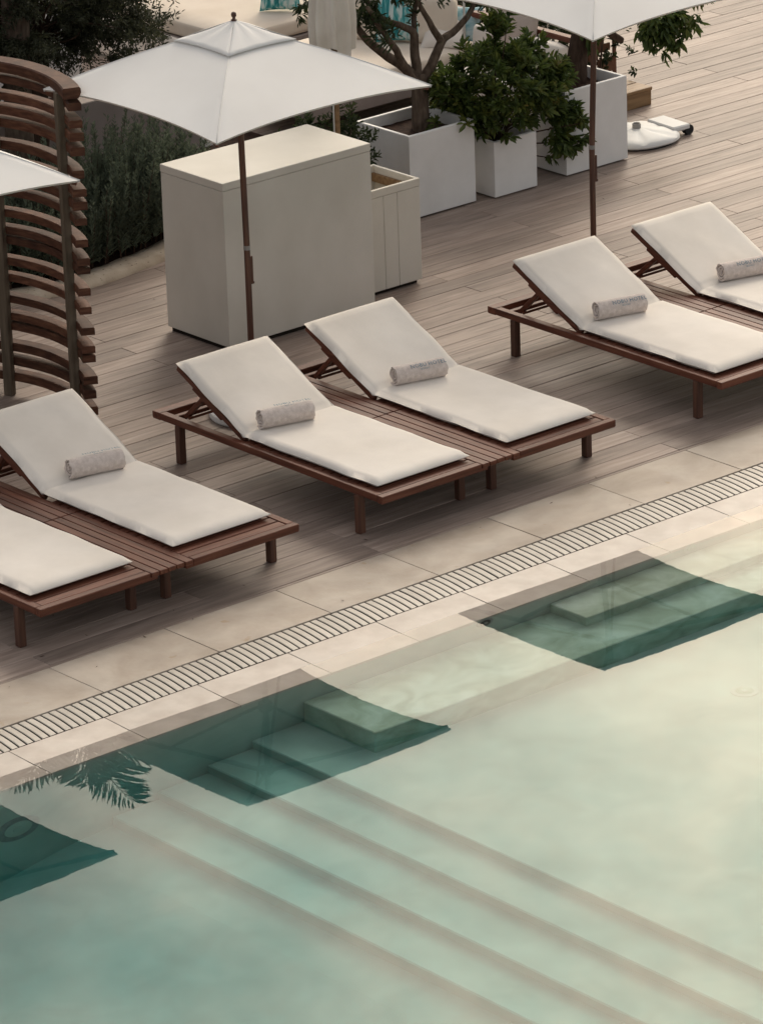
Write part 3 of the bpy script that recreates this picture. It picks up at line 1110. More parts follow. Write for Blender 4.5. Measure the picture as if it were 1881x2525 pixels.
# ------------------------------------------------------------------ counter and low bin
ct = thing('service_counter', 'tall beige painted counter with flat top behind the middle umbrella pole', 'counter', (3.769, 4.54, 0))
X0, X1, Y0, Y1 = -0.580, 0.580, -0.300, 0.300
m = MB()
m.box(X0, X1, Y0, Y1, 1.0145, 1.063, 0.003)
m.build('top_slab', 'counter', ct)
m = MB()
m.box(X0 + 0.002, X1 - 0.002, Y0 + 0.002, Y1 - 0.002, 0.03, 1.012, 0.003)
m.build('body', 'counter', ct)
m = MB()
m.box(X0 + 0.02, X1 - 0.02, Y0 + 0.025, Y1 - 0.02, 0.0, 0.03, 0.001)
m.build('plinth', 'dark', ct)
lb = thing('low_bin', 'low open-topped beige bin with board front at the right end of the counter', 'bin', (4.617, 4.634, 0))
X0, X1, Y0, Y1, HB = -0.266, 0.268, -0.218, 0.218, 0.685
for (xa, xb) in ((X0, -0.03), (-0.03, 0.082), (0.082, X1)):
    m = MB()
    m.box(xa + 0.001, xb - 0.001, Y0, Y0 + 0.020, 0.028, HB - 0.052, 0.003)
    m.build('front_board', 'counter', lb)
m = MB()
m.box(X0, X1 + 0.001, Y0 - 0.001, Y0 + 0.022, HB - 0.050, HB, 0.003)
m.build('rim', 'counter', lb)
m = MB()
m.box(X0, X1 + 0.001, Y1 - 0.020, Y1, HB - 0.050, HB, 0.003)
m.build('rim', 'counter', lb)
for xa in (X0, X1 - 0.020):
    m = MB()
    m.box(xa, xa + 0.0205, Y0 + 0.0225, Y1 - 0.0205, HB - 0.049, HB - 0.001, 0.003)
    m.build('rim', 'counter', lb)
for (a, q) in enumerate(((X0, X0 + 0.018, Y0 + 0.021, Y1 - 0.021), (X1 - 0.018, X1, Y0 + 0.021, Y1 - 0.021), (X0, X1, Y1 - 0.019, Y1))):
    m = MB()
    m.box(*q, 0.028, HB - 0.0505, 0.002)
    m.build('side_panel', 'counter', lb)
m = MB()
m.box(X1 - 0.040, X1 - 0.0205, Y0 + 0.024, Y1 - 0.022, HB - 0.10, HB - 0.045, 0.002)
m.build('inner_ledge', 'pinewood', lb)
m = MB()
m.box(-0.02, 0.0, Y0 + 0.024, Y1 - 0.022, 0.05, HB - 0.06, 0.002)
m.build('divider', 'counter', lb)
m = MB()
m.box(0.002, X1 - 0.021, Y0 + 0.024, Y1 - 0.022, HB - 0.20, HB - 0.18, 0.002)
m.build('tray', 'counter', lb)
m = MB()
m.box(X0 + 0.02, X1 - 0.02, Y0 + 0.03, Y1 - 0.02, 0.0, 0.028, 0.001)
m.build('plinth', 'dark', lb)


# ------------------------------------------------------------------ planters
def planter(x0, x1, y0, y1, h, label):
    cx, cy = (x0 + x1) / 2, (y0 + y1) / 2
    t = thing('planter', label, 'planter', (cx, cy, 0), 0, 'white cube planters')
    hx, hy, w = (x1 - x0) / 2, (y1 - y0) / 2, 0.026
    m = MB()
    o_ = [(-hx, -hy), (hx, -hy), (hx, hy), (-hx, hy)]
    i_ = [(-hx + w, -hy + w), (hx - w, -hy + w), (hx - w, hy - w), (-hx + w, hy - w)]
    b = 0.004
    lv = [[(p, q, 0.012) for p, q in o_], [(p, q, h - b) for p, q in o_],
          [(p * (1 - b / hx), q * (1 - b / hy), h) for p, q in o_], [(p * (1 + b / hx), q * (1 + b / hy), h) for p, q in i_],
          [(p, q, h - b) for p, q in i_], [(p, q, 0.06) for p, q in i_]]
    m.grid(lv, 4, 6, wrap_u=True)
    m.f += [(3, 2, 1, 0), (20, 21, 22, 23)]
    m.build('box', 'planter', t)
    m = MB()
    n = 10
    rows = []
    for j in range(n + 1):
        rows.append([((-1 + 2 * i / n) * (hx - w - 0.001), (-1 + 2 * j / n) * (hy - w - 0.001),
                      h - 0.075 + 0.02 * mnoise.noise(Vector((i * 0.9 + cx * 5, j * 0.9, 0)))) for i in range(n + 1)])
    m.grid(rows, n + 1, n + 1)
    m.build('soil', 'soil', t, smooth=True)
    m = MB()
    m.box(-hx + 0.03, hx - 0.03, -hy + 0.03, hy - 0.03, 0, 0.0125, 0.001)
    m.build('foot', 'dark', t)
    return t


planter(5.677, 6.238, 5.432, 5.965, 0.569, 'large white cube planter holding the branching tree, next to the counter')
planter(6.370, 6.742, 5.390, 5.760, 0.387, 'small white cube planter holding the leafy bush, between two larger ones')
planter(7.028, 7.584, 5.412, 5.970, 0.585, 'large white cube planter behind the right umbrella pole')


# ------------------------------------------------------------------ potted plants
def crown_from_tips(name, tips, n_per, spread, Lr, Wr, mat, parent, down=0.0, rosette=True):
    """tips: (P, dir). rosettes of leaves around each tip."""
    Ps, Ds = [], []
    for p, d in tips:
        p, d = np.array(p), np.array(d)
        k = n_per
        t = RNG.random(k)
        P = p - d * (t[:, None] * spread) + RNG.normal(size=(k, 3)) * spread * 0.10
        a = RNG.random(k) * 2 * np.pi
        ref = np.cross(d, [0.3, 0.9, 0.2])
        ref /= np.linalg.norm(ref)
        ref2 = np.cross(d, ref)
        out = np.cos(a)[:, None] * ref + np.sin(a)[:, None] * ref2
        D = unit(out * (0.55 + 0.6 * t)[:, None] + d * (0.75 - 0.35 * t)[:, None] + np.array([0, 0, -down]) + RNG.normal(size=(k, 3)) * 0.15)
        Ps.append(P)
        Ds.append(D)
    P, D = np.concatenate(Ps), np.concatenate(Ds)
    n = len(P)
    V, F = leaves(P, D, RNG.uniform(*Lr, n), RNG.uniform(*Wr, n))
    o = np_mesh(name, V, F, mat, parent)
    tag(o, kind='stuff')
    return o


def polyline(pts, n=14, wob=0.01, seed=0):
    pts = [Vector(p) for p in pts]
    out = []
    m_ = len(pts) - 1
    for i in range(n + 1):
        t = i / n * m_
        k = min(int(t), m_ - 1)
        f = t - k
        p0, p1, p2, p3 = pts[max(k - 1, 0)], pts[k], pts[k + 1], pts[min(k + 2, m_)]
        q = 0.5 * ((2 * p1) + (p2 - p0) * f + (2 * p0 - 5 * p1 + 4 * p2 - p3) * f * f + (3 * p1 - p0 - 3 * p2 + p3) * f ** 3)
        q += Vector((mnoise.noise(q * 9 + Vector((seed, 0, 0))), mnoise.noise(q * 9 + Vector((0, seed, 5))), 0)) * wob
        out.append(q)
    return out


def taper(a, b, n):
    return [a + (b - a) * i / (n - 1) for i in range(n)]


# branching tree in the first planter
tr = thing('potted_tree', 'bare-limbed tree forking low in the large planter beside the counter', 'tree', (6.0, 5.70, 0.50))
o0 = Vector((6.0, 5.70, 0.50))
m = MB()
p = polyline([(6.012, 5.70, 0.47), (6.014, 5.70, 0.62), (6.012, 5.705, 0.74), (6.018, 5.71, 0.87)], 12, 0.008, 1)
m.tube([q - o0 for q in p], taper(0.062, 0.052, 13), 12)
trunk = m.build('trunk', 'bark', tr, smooth=True)
limbs = [([(6.01, 5.70, 0.80), (5.90, 5.72, 0.93), (5.71, 5.75, 1.09), (5.60, 5.78, 1.21), (5.50, 5.80, 1.36), (5.42, 5.82, 1.55)], 0.040, 0.014),
         ([(6.00, 5.71, 0.80), (5.88, 5.64, 0.90), (5.74, 5.60, 1.10), (5.60, 5.58, 1.27), (5.47, 5.56, 1.45)], 0.034, 0.014),
         ([(6.01, 5.71, 0.82), (5.99, 5.72, 1.00), (5.99, 5.72, 1.14), (5.90, 5.72, 1.21), (5.74, 5.74, 1.29), (5.62, 5.78, 1.45)], 0.036, 0.014),
         ([(6.02, 5.70, 0.80), (6.10, 5.68, 0.92), (6.19, 5.67, 1.06), (6.30, 5.66, 1.11), (6.42, 5.64, 1.22), (6.50, 5.62, 1.42)], 0.038, 0.014),
         ([(6.19, 5.67, 1.05), (6.13, 5.66, 1.12), (6.08, 5.66, 1.21), (6.00, 5.66, 1.34), (5.96, 5.66, 1.50)], 0.028, 0.012),
         ([(5.99, 5.72, 1.12), (6.02, 5.74, 1.25), (6.08, 5.76, 1.45)], 0.022, 0.010)]
tips = []
for i, (pp, ra, rb) in enumerate(limbs):
    m = MB()
    q = polyline(pp, 16, 0.012, 3 + i)
    m.tube([a - o0 for a in q], taper(ra, rb, 17), 9)
    m.build('limb', 'bark', tr, smooth=True)
    e = q[-1] - o0
    for k in range(9):
        d = unit(np.array([random.gauss(0, 0.6), random.gauss(0, 0.6), random.uniform(0.1, 0.9)]))
        Lb = random.uniform(0.16, 0.42)
        tips.append((np.array(e) + d * Lb, d))
    for k in range(4):
        tips.append((np.array(q[-3] - o0) + RNG.normal(size=3) * 0.05, unit(np.array([random.gauss(0, 0.7), random.gauss(0, 0.7), random.uniform(-0.4, 0.5)]))))
crown_from_tips('crown', tips, 34, 0.17, (0.045, 0.075), (0.012, 0.02), 'leaf_hedge', tr)
# the few drooping sprays that show in the picture
tips2 = []
for (x, y, z) in ((5.47, 5.72, 1.36), (5.53, 5.74, 1.31), (5.58, 5.72, 1.38), (5.62, 5.74, 1.33), (5.08, 5.78, 1.48), (5.10, 5.78, 1.40), (5.86, 5.70, 1.38), (6.36, 5.64, 1.36), (6.42, 5.66, 1.33), (5.66, 5.72, 1.40)):
    tips2.append((np.array((x, y, z)) - np.array(o0), unit(np.array([random.gauss(0, 0.4), random.gauss(0, 0.4), -0.5]))))
crown_from_tips('spray', tips2, 26, 0.09, (0.04, 0.065), (0.011, 0.018), 'leaf_hedge', tr)

# dense bush in the small planter
bu = thing('potted_bush', 'dense glossy dark green bush spilling over the small white planter', 'bush', (6.56, 5.58, 0.31))
ob = np.array((6.56, 5.58, 0.31))
tips, stems = [], MB()
C_ = np.array((6.62, 5.58, 0.655))
R_ = np.array((0.55, 0.37, 0.33))
for k in range(370):
    d = unit(RNG.normal(size=3))
    if d[2] < -0.75:
        continue
    rr_ = RNG.uniform(0.35, 1.0) ** 0.5
    lump = 1 + 0.34 * mnoise.noise(Vector(d * 2.6))
    P = C_ + d * R_ * rr_ * lump
    if P[2] < 0.40 and (P[0] < 6.45):
        continue
    tips.append((P - ob, unit(d * 0.8 + np.array([0, 0, 0.35]) + RNG.normal(size=3) * 0.25)))
for (x, y, z, n_) in ((6.60, 5.60, 1.08, 9), (6.64, 5.60, 1.13, 6), (6.40, 5.50, 0.98, 5), (6.96, 5.44, 0.50, 9), (7.00, 5.42, 0.41, 9), (6.98, 5.42, 0.32, 8), (7.02, 5.40, 0.24, 6), (7.05, 5.42, 0.42, 7), (6.95, 5.40, 0.20, 4), (7.12, 5.38, 0.39, 5), (7.11, 5.38, 0.20, 3), (6.10, 5.60, 0.83, 5), (7.10, 5.40, 0.50, 3)):
    for k in range(n_):
        q = np.array((x, y, z)) + RNG.normal(size=3) * np.array((0.04, 0.04, 0.035))
        tips.append((q - ob, unit(q - C_ + RNG.normal(size=3) * 0.15)))
for k in range(26):
    a = random.uniform(0, 6.28)
    e = tips[random.randrange(len(tips))][0]
    stems.tube(polyline([(0.03 * math.cos(a), 0.03 * math.sin(a), 0.0), (e[0] * 0.4, e[1] * 0.4, e[2] * 0.55), tuple(e)], 6, 0.01, k), taper(0.008, 0.003, 7), 5)
tag(stems.build('stems', 'bark_dark', bu, smooth=True), kind='stuff')
crown_from_tips('foliage', tips, 17, 0.06, (0.05, 0.09), (0.018, 0.029), 'leaf_glossy', bu)

# trunk tree in the third planter
t3 = thing('potted_tree', 'thick-trunked tree in the right-hand planter, its leaves hanging past the umbrella corner', 'tree', (7.44, 5.74, 0.51))
o3_ = Vector((7.44, 5.74, 0.51))
m = MB()
q = polyline([(7.43, 5.75, 0.47), (7.45, 5.75, 0.65), (7.50, 5.75, 0.85), (7.56, 5.74, 1.05), (7.64, 5.74, 1.25)], 14, 0.012, 2)
m.tube([a - o3_ for a in q], taper(0.078, 0.055, 15), 12)
m.build('trunk', 'bark_dark', t3, smooth=True)
lims = [([(7.50, 5.75, 0.80), (7.62, 5.80, 0.84), (7.80, 5.80, 0.76), (7.93, 5.83, 0.68)], 0.030, 0.024),
        ([(7.58, 5.74, 1.05), (7.78, 5.72, 1.02), (7.98, 5.70, 0.92), (8.12, 5.70, 0.82)], 0.030, 0.012),
        ([(7.64, 5.74, 1.25), (7.90, 5.72, 1.28), (8.20, 5.70, 1.14), (8.45, 5.70, 0.98)], 0.028, 0.010),
        ([(7.64, 5.74, 1.22), (7.40, 5.80, 1.40), (7.20, 5.86, 1.55)], 0.030, 0.012),
        ([(7.64, 5.74, 1.22), (7.70, 5.90, 1.45), (7.80, 6.10, 1.60)], 0.030, 0.012)]
for i, (pp, ra, rb) in enumerate(lims):
    m = MB()
    q = polyline(pp, 12, 0.008, 20 + i)
    m.tube([a - o3_ for a in q], taper(ra, rb, 13), 9)
    m.build('limb', 'bark_dark', t3, smooth=True)
tips = []
for k in range(48):
    P = np.array((8.20, 5.68, 0.72)) + RNG.normal(size=3) * np.array((0.10, 0.08, 0.062))
    tips.append((P - np.array(o3_), unit(np.array([random.gauss(0.15, 0.5), random.gauss(0, 0.4), -0.8]))))
for k in range(6):
    P = np.array((8.52, 5.68, 0.87)) + RNG.normal(size=3) * np.array((0.04, 0.03, 0.02))
    tips.append((P - np.array(o3_), unit(np.array([random.gauss(0.2, 0.5), random.gauss(0, 0.4), -0.7]))))
for k in range(80):
    P = np.array((7.55, 5.85, 1.55)) + RNG.normal(size=3) * np.array((0.28, 0.25, 0.16))
    tips.append((P - np.array(o3_), unit(RNG.normal(size=3) + np.array([0, 0, 0.4]))))
for k in range(5):
    P = np.array((7.54, 5.66, 0.80)) + RNG.normal(size=3) * np.array((0.03, 0.02, 0.04))
    tips.append((P - np.array(o3_), unit(np.array([random.gauss(0, 0.5), -0.4, -0.5]))))
crown_from_tips('crown', tips, 16, 0.09, (0.055, 0.10), (0.020, 0.032), 'leaf_glossy', t3, down=0.2)

# shrub behind the counter
sh = thing('shrub', 'dark green shrub growing behind the beige counter, left of the tree planter', 'shrub', (5.05, 5.45, 0))
tips, st = [], MB()
for k in range(330):
    d = unit(RNG.normal(size=3))
    P = np.array((0.0, 0.06, 0.50)) + d * np.array((0.42, 0.26, 0.42)) * RNG.uniform(0.4, 1.0) * (1 + 0.2 * mnoise.noise(Vector(d * 2.7)))
    tips.append((P, unit(d + np.array([0, 0, 0.6]))))
for k in range(14):
    e = tips[k * 9][0]
    st.tube(polyline([(0, 0.02, 0), tuple(e * np.array([0.4, 0.4, 0.5])), tuple(e)], 6, 0.01, k), taper(0.010, 0.003, 7), 5)
tag(st.build('stems', 'bark_dark', sh, smooth=True), kind='stuff')
crown_from_tips('foliage', tips, 20, 0.07, (0.03, 0.05), (0.010, 0.016), 'leaf_hedge', sh)

# closed umbrella standing in the shrub: its pole shows above the counter, its gathered canopy higher up
po = thing('closed_umbrella', 'closed white umbrella with brown pole behind the counter, its gathered canopy at the top', 'umbrella', (4.962, 5.29, 0))
m = MB()
m.tube([(0, 0, 0.0), (0, 0, 2.52)], 0.020, 12)
m.build('pole', 'pinewood', po, smooth=True, angle=50)
m = MB()
m.tube([(-0.028, -0.004, 0.55), (-0.027, -0.004, 1.0), (-0.026, -0.002, 1.45)], 0.005, 8)
m.build('cord', 'whiteplastic', po, smooth=True)
m = MB()
rows = []
NV = 34
for j in range(NV + 1):
    v = j / NV
    z = 1.305 + v * 1.19
    w = 0.138 * (1 - 0.62 * v ** 1.5) * (1 - 0.16 * math.exp(-((v - 0.42) / 0.07) ** 2)) * (0.90 + 0.10 * min(1, v * 6))
    row = []
    for i in range(72):
        a = 2 * math.pi * i / 72
        fold = 1 + 0.20 * math.sin(8 * a + 1.5 * v) * (1 - 0.4 * v) + 0.07 * math.sin(17 * a + 4 * v) + 0.05 * mnoise.noise(Vector((math.cos(a) * 2, math.sin(a) * 2, z * 3)))
        hem = (0.045 * math.sin(4 * a + 0.9) + 0.03 * math.cos(a - 0.2)) * max(0.0, 1 - v * 5)
        row.append((w * fold * math.cos(a) - 0.012 * (1 - v), w * 0.92 * fold * math.sin(a), z - hem))
    rows.append(row)
m.grid(rows, 72, NV + 1, wrap_u=True)
m.f.append(tuple(NV * 72 + k for k in range(72)))
o = m.build('canopy', 'drape', po, smooth=True)
m = MB()
m.lathe([(0.014, 2.50), (0.016, 2.52), (0.010, 2.54), (0.015, 2.56), (0.0, 2.585)], n=12)
m.build('finial', 'teak_z', po, smooth=True, angle=50)

# ------------------------------------------------------------------ curved slatted screen
SC = Vector((0.890, 4.267, 0))
sc = thing('curved_screen', 'curved wooden screen of many horizontal slats on posts at the left edge', 'screen', tuple(SC))
zs = [1.912, 1.81, 1.727, 1.648, 1.514, 1.403, 1.319, 1.234, 1.099, 0.997, 0.938, 0.807, 0.704, 0.574, 0.466, 0.407, 0.273, 0.187, 0.085]


def arc_band(sec, a0, a1, n=30, jit=0.0):
    """sweep a section of (radius, z) points round the arc"""
    m = MB()
    rows = []
    k = len(sec)
    for i in range(n + 1):
        a = a0 + (a1 - a0) * i / n
        c, s_ = math.cos(a), math.sin(a)
        wv = 0.006 * mnoise.noise(Vector((a * 2.5, jit, 0)))
        wr_ = 0.004 * mnoise.noise(Vector((a * 2.0, jit, 7)))
        rows.append([((r_ + wr_) * c, (r_ + wr_) * s_, z_ + wv) for r_, z_ in sec])
    m.grid(rows, k, n + 1, wrap_u=True)
    m.f += [tuple(range(k - 1, -1, -1)), tuple(n * k + q for q in range(k))]
    return m


for i, z in enumerate(zs):
    a0 = rad(-29.5 + random.uniform(-1.5, 0.8))
    h_ = random.uniform(0.042, 0.052)
    ro = 1.060 + random.uniform(-0.006, 0.008)
    ri_ = 0.985
    sec = [(ri_, z + h_ - 0.006), (ri_ + 0.006, z + h_), (ro - 0.006, z + h_), (ro, z + h_ - 0.006), (ro, z), (ri_, z)]
    arc_band(sec, a0, rad(118), jit=i * 3.1).build('slat', 'screen', sc, smooth=True, angle=30)
sec = [(0.955, 2.040), (0.962, 2.048), (1.050, 2.052), (1.060, 2.044), (1.062, 2.020), (1.045, 1.985), (0.958, 1.985)]
arc_band(sec, rad(-30), rad(118), jit=99).build('top_rail', 'screen', sc, smooth=True, angle=30)
for deg in (-20.0, 19.5, 55.0, 90.0, 116.0):
    a = rad(deg)
    m = MB()
    m.box(-0.024, 0.024, -0.029, 0.029, 0.0, 1.984, 0.004)
    o = m.build('post', 'screen_post', sc)
    o.location = (0.968 * math.cos(a), 0.968 * math.sin(a), 0)
    o.rotation_euler = (0, 0, a)

# ------------------------------------------------------------------ planting bed with rosemary, kerb
bed = thing('bed_kerb', 'low pale stone kerb curving along the rosemary hedge', 'kerb', (3.3, 5.9, 0))
kp = [(0.6, 6.25), (1.6, 6.18), (2.5, 6.0), (3.3, 5.86), (3.85, 5.92), (4.4, 6.05), (5.2, 6.22)]
k3 = polyline([(a, b_, 0) for a, b_ in kp], 48, 0.0)
m = MB()
rows = []
for i, pt in enumerate(k3):
    t_ = (k3[min(i + 1, 48)] - k3[max(i - 1, 0)]).normalized()
    n_ = Vector((-t_.y, t_.x, 0))
    c0 = pt - Vector((3.3, 5.9, 0))
    w0 = 0.05 + 0.012 * mnoise.noise(pt * 4)
    hh = 0.045 + 0.012 * mnoise.noise(pt * 6)
    a, b_ = c0 - n_ * 0.02, c0 + n_ * 0.18
    rows.append([(a.x, a.y, 0.0), (a.x + n_.x * 0.015, a.y + n_.y * 0.015, hh), ((a.x + b_.x) / 2, (a.y + b_.y) / 2, hh + 0.006 + 0.01 * mnoise.noise(pt * 11)), (b_.x, b_.y, hh - 0.005), (b_.x, b_.y, 0.0)])
m.grid(rows, 5, 49)
m.build('stone', 'bedstone', bed, smooth=True)
m = MB()
m.add([(1.0, 6.2, 0.03), (6.2, 6.0, 0.03), (6.2, 9.4, 0.03), (1.0, 9.4, 0.03)], [(0, 1, 2, 3)])
tag(m.build('bed_soil', 'soil', fix=False), kind='structure')

rs = thing('rosemary_hedge', 'dark upright needle-leaved hedge between the curved screen and the counter', 'hedge', (3.8, 6.5, 0.03))
Ps, Ds, Ls, Ws = [], [], [], []
stm = MB()
orr = np.array((3.8, 6.5, 0.03))
for k in range(1150):
    x = RNG.uniform(2.2, 5.05)
    kx = np.interp(x, [a for a, _ in kp], [b_ for _, b_ in kp])
    y = kx + 0.16 + abs(RNG.normal()) * 0.34
    hgt = (0.50 + 0.20 * mnoise.noise(Vector((x * 2.2, y * 2.2, 4))) + RNG.uniform(-0.10, 0.16)) * (0.75 + 0.35 * min(1, (y - kx) / 0.4))
    if x > 4.55:
        hgt *= max(0.35, 1 - (x - 4.55) * 1.3)
    lean = RNG.normal(size=2) * 0.10 + np.array([0.0, -0.05])
    top = np.array((x + lean[0] * hgt, y + lean[1] * hgt, 0.03 + hgt))
    nn = int(34 + 60 * hgt)
    t = RNG.uniform(0.10, 1.0, nn)
    P = np.array((x, y, 0.03)) + (top - np.array((x, y, 0.03))) * t[:, None]
    a = RNG.random(nn) * 6.283
    D = unit(np.stack([np.cos(a) * 0.75, np.sin(a) * 0.75, 0.55 + 0.4 * t], 1))
    Ps.append(P - orr)
    Ds.append(D)
    Ls.append(0.028 + 0.022 * (1 - t))
    if k % 4 == 0:
        stm.tube([Vector((x, y, 0.03)) - Vector(orr), Vector(top) - Vector(orr)], [0.006, 0.002], 4)
tag(stm.build('stems', 'bark_dark', rs), kind='stuff')
P, D, L_ = np.concatenate(Ps), np.concatenate(Ds), np.concatenate(Ls)
V, F = leaves(P, D, L_ * 1.15, 0.0085, curl=0.1)
tag(np_mesh('needles', V, F, 'leaf_rosemary', rs), kind='stuff')

# fine-leaved tree behind the screen
ol = thing('olive_tree', 'fine-leaved dark tree filling the top left corner behind the screen', 'tree', (4.15, 7.35, 0.03))
oo = Vector((4.15, 7.35, 0.03))
m = MB()
q = polyline([(4.15, 7.35, 0.03), (4.12, 7.33, 0.5), (4.18, 7.36, 1.0), (4.10, 7.40, 1.5)], 12, 0.03, 5)
m.tube([a - oo for a in q], taper(0.08, 0.05, 13), 9)
m.build('trunk', 'bark_dark', ol, smooth=True)
tips = []
bm_ = MB()
cen = np.array((4.00, 7.30, 1.36))
for k in range(110):
    d = unit(RNG.normal(size=3) * np.array((1.25, 0.75, 0.6)))
    e = cen + d * np.array((1.15, 0.75, 0.52)) * RNG.uniform(0.3, 1.0)
    bm_.tube([Vector(a) - oo for a in polyline([(4.14, 7.36, 1.1), tuple((cen + e) / 2 + RNG.normal(size=3) * 0.1), tuple(e)], 8, 0.03, k)], taper(0.011, 0.002, 9), 5)
    for j in range(15):
        dd = unit(d + RNG.normal(size=3) * 0.8)
        pe = e + dd * RNG.uniform(0.02, 0.34)
        tips.append((pe - np.array(oo), unit(dd + np.array([0, 0, -0.2]))))
for k in range(7):
    pe = np.array((5.06 + random.gauss(0, 0.05), 7.2, 1.16 + random.gauss(0, 0.06)))
    tips.append((pe - np.array(oo), unit(np.array([0.8, random.gauss(0, 0.4), random.gauss(0, 0.4)]))))
tag(bm_.build('branches', 'bark_dark', ol, smooth=True), kind='stuff')
crown_from_tips('crown', tips, 46, 0.16, (0.025, 0.045), (0.008, 0.013), 'leaf_olive', ol)

# palm beyond: its head shows as a reflection in the pool
pm = thing('palm_tree', 'palm tree behind the hedge whose fronds are mirrored in the left of the pool', 'palm', (3.75, 7.05, 0.03))
m = MB()
q = polyline([(0, 0, 0), (0.03, 0.0, 1.2), (0.10, 0.02, 2.4), (0.16, 0.02, 3.24)], 20, 0.01, 8)
m.tube(q, taper(0.10, 0.075, 21), 10)
m.build('trunk', 'bark', pm, smooth=True)
PV, PF = [], []
for k in range(26):
    az = k * 2.399
    elv = rad(80 - 3.0 * k)
    Lf = random.uniform(0.75, 0.95)
    ns = 22
    pts = []
    p = np.array((0.16, 0.02, 3.24))
    e_ = elv
    for s in range(ns + 1):
        pts.append(p.copy())
        p = p + np.array((math.cos(az) * math.cos(e_), math.sin(az) * math.cos(e_), math.sin(e_))) * Lf / ns
        e_ -= rad(2.6)
    pts = np.array(pts)
    mm = MB()
    mm.tube([Vector(a) for a in pts], taper(0.010, 0.002, ns + 1), 5)
    fr = mm.build('frond', 'leaf_palm', pm, smooth=True)
    tan = unit(np.gradient(pts, axis=0))
    sv = unit(np.cross(tan, [0, 0, 1.0]))
    P_, D_, L_ = [], [], []
    for s in range(3, ns + 1):
        for sgn in (-1, 1):
            for rep in range(2):
                P_.append(pts[s] - tan[s] * 0.012 * rep)
                D_.append(unit(sv[s] * sgn * 0.75 + tan[s] * 0.8 + np.array([0, 0, -0.12]) + RNG.normal(size=3) * 0.05))
                L_.append(0.30 * math.sin(math.pi * (0.12 + 0.80 * s / ns)) + 0.04)
    V, F = leaves(np.array(P_), np.array(D_), np.array(L_), 0.0085, curl=0.25)
    tag(np_mesh('leaflets', V, F, 'leaf_palm', fr), kind='stuff')

# ------------------------------------------------------------------ walls behind
gw = thing('low_wall', 'grey rendered low wall behind the rosemary hedge, under the umbrella rim', 'wall', (5.3, 7.75, 0))
m = MB()
m.box(-1.6, 0.42, -0.09, 0.09, 0, 0.55, 0.006)
m.build('wall', 'wallgrey', gw)
m = MB()
m.box(0.425, 0.52, -0.10, 0.10, 0, 0.60, 0.006)
m.build('pier', 'whitewall', gw)
ww = thing('garden_wall', 'white garden wall seen in the gaps of the fine-leaved tree', 'wall', (3.6, 9.7, 0))
m = MB()
m.box(-6.0, 2.6, -0.1, 0.1, -0.1, 1.9, 0.01)
m.build('wall', 'whitewall', ww)
m = MB()
m.box(-6.03, 2.63, -0.13, 0.13, 1.902, 1.95, 0.006)
m.build('cap', 'whitewall', ww)


# ------------------------------------------------------------------ sofas and cushions
def soft_box(sx, sy, sz, r=0.05, n=10, puff=0.02, seed=0, wr=0.006):
    """rounded upholstered block centred in x,y with its base at z=0"""
    bm = bmesh.new()
    bmesh.ops.create_cube(bm, size=1.0)
    bmesh.ops.subdivide_edges(bm, edges=bm.edges, cuts=n, use_grid_fill=True)
    for v in bm.verts:
        c = v.co * 2
        p = Vector((c.x * sx / 2, c.y * sy / 2, c.z * sz / 2))
        q = Vector((max(-sx / 2 + r, min(sx / 2 - r, p.x)), max(-sy / 2 + r, min(sy / 2 - r, p.y)), max(-sz / 2 + min(r, sz * .45), min(sz / 2 - min(r, sz * .45), p.z))))
        d = p - q
        if d.length > 1e-6:
            rr_ = r if d.length > r else d.length
            p = q + d.normalized() * min(r, d.length)
        b = (1 - c.x ** 2) * (1 - c.y ** 2) * puff
        if abs(c.z) > 0.98:
            p.z += b * (1 if c.z > 0 else 0)
        p += Vector((0, 0, 1)) * wr * mnoise.noise(Vector((p.x * 7 + seed, p.y * 7, p.z * 7))) * (1 if c.z > -0.9 else 0)
        v.co = p + Vector((0, 0, sz / 2))
    me = bpy.data.meshes.new('cushion')
    bm.to_mesh(me)
    bm.free()
    me.polygons.foreach_set('use_smooth', [True] * len(me.polygons))
    return me


def pillow_mesh(s, t, seed=0):
    m = MB()
    n = 16
    rows = []
    for side in (1, -1):
        rows = []
        for j in range(n + 1):
            v = -1 + 2 * j / n
            row = []
            for i in range(n + 1):
                u = -1 + 2 * i / n
                pinch = 1 - 0.10 * (1 - abs(u) ** 2) * abs(v) ** 3
                pinch2 = 1 - 0.10 * (1 - abs(v) ** 2) * abs(u) ** 3
                th = t / 2 * (max(0, (1 - u * u)) ** 0.45) * (max(0, (1 - v * v)) ** 0.45)
                row.append((u * s / 2 * pinch2, side * th + 0.004 * mnoise.noise(Vector((u * 3 + seed, v * 3, side))), v * s / 2 * pinch + s / 2))
            rows.append(row)
        m.grid(rows, n + 1, n + 1)
    me = m.mesh('pillow', smooth=True)
    return me


def sofa(name, label, x0, x1, y0, y1, seat_z, mat='sofa', parts=()):
    t = thing(name, label, 'sofa', ((x0 + x1) / 2, (y0 + y1) / 2, 0))
    hx, hy = (x1 - x0) / 2, (y1 - y0) / 2
    m = MB()
    m.box(-hx, hx, -hy, hy, 0.15, seat_z - 0.125, 0.006)
    m.build('base', 'wallgrey' if mat == 'sofa' else mat, t)
    for (a, b_) in ((-1, -1), (1, -1), (1, 1), (-1, 1)):
        m = MB()
        m.box(a * (hx - 0.1) - 0.03, a * (hx - 0.1) + 0.03, b_ * (hy - 0.1) - 0.03, b_ * (hy - 0.1) + 0.03, 0, 0.15, 0.003)
        m.build('foot', 'dark', t)
    return t, hx, hy


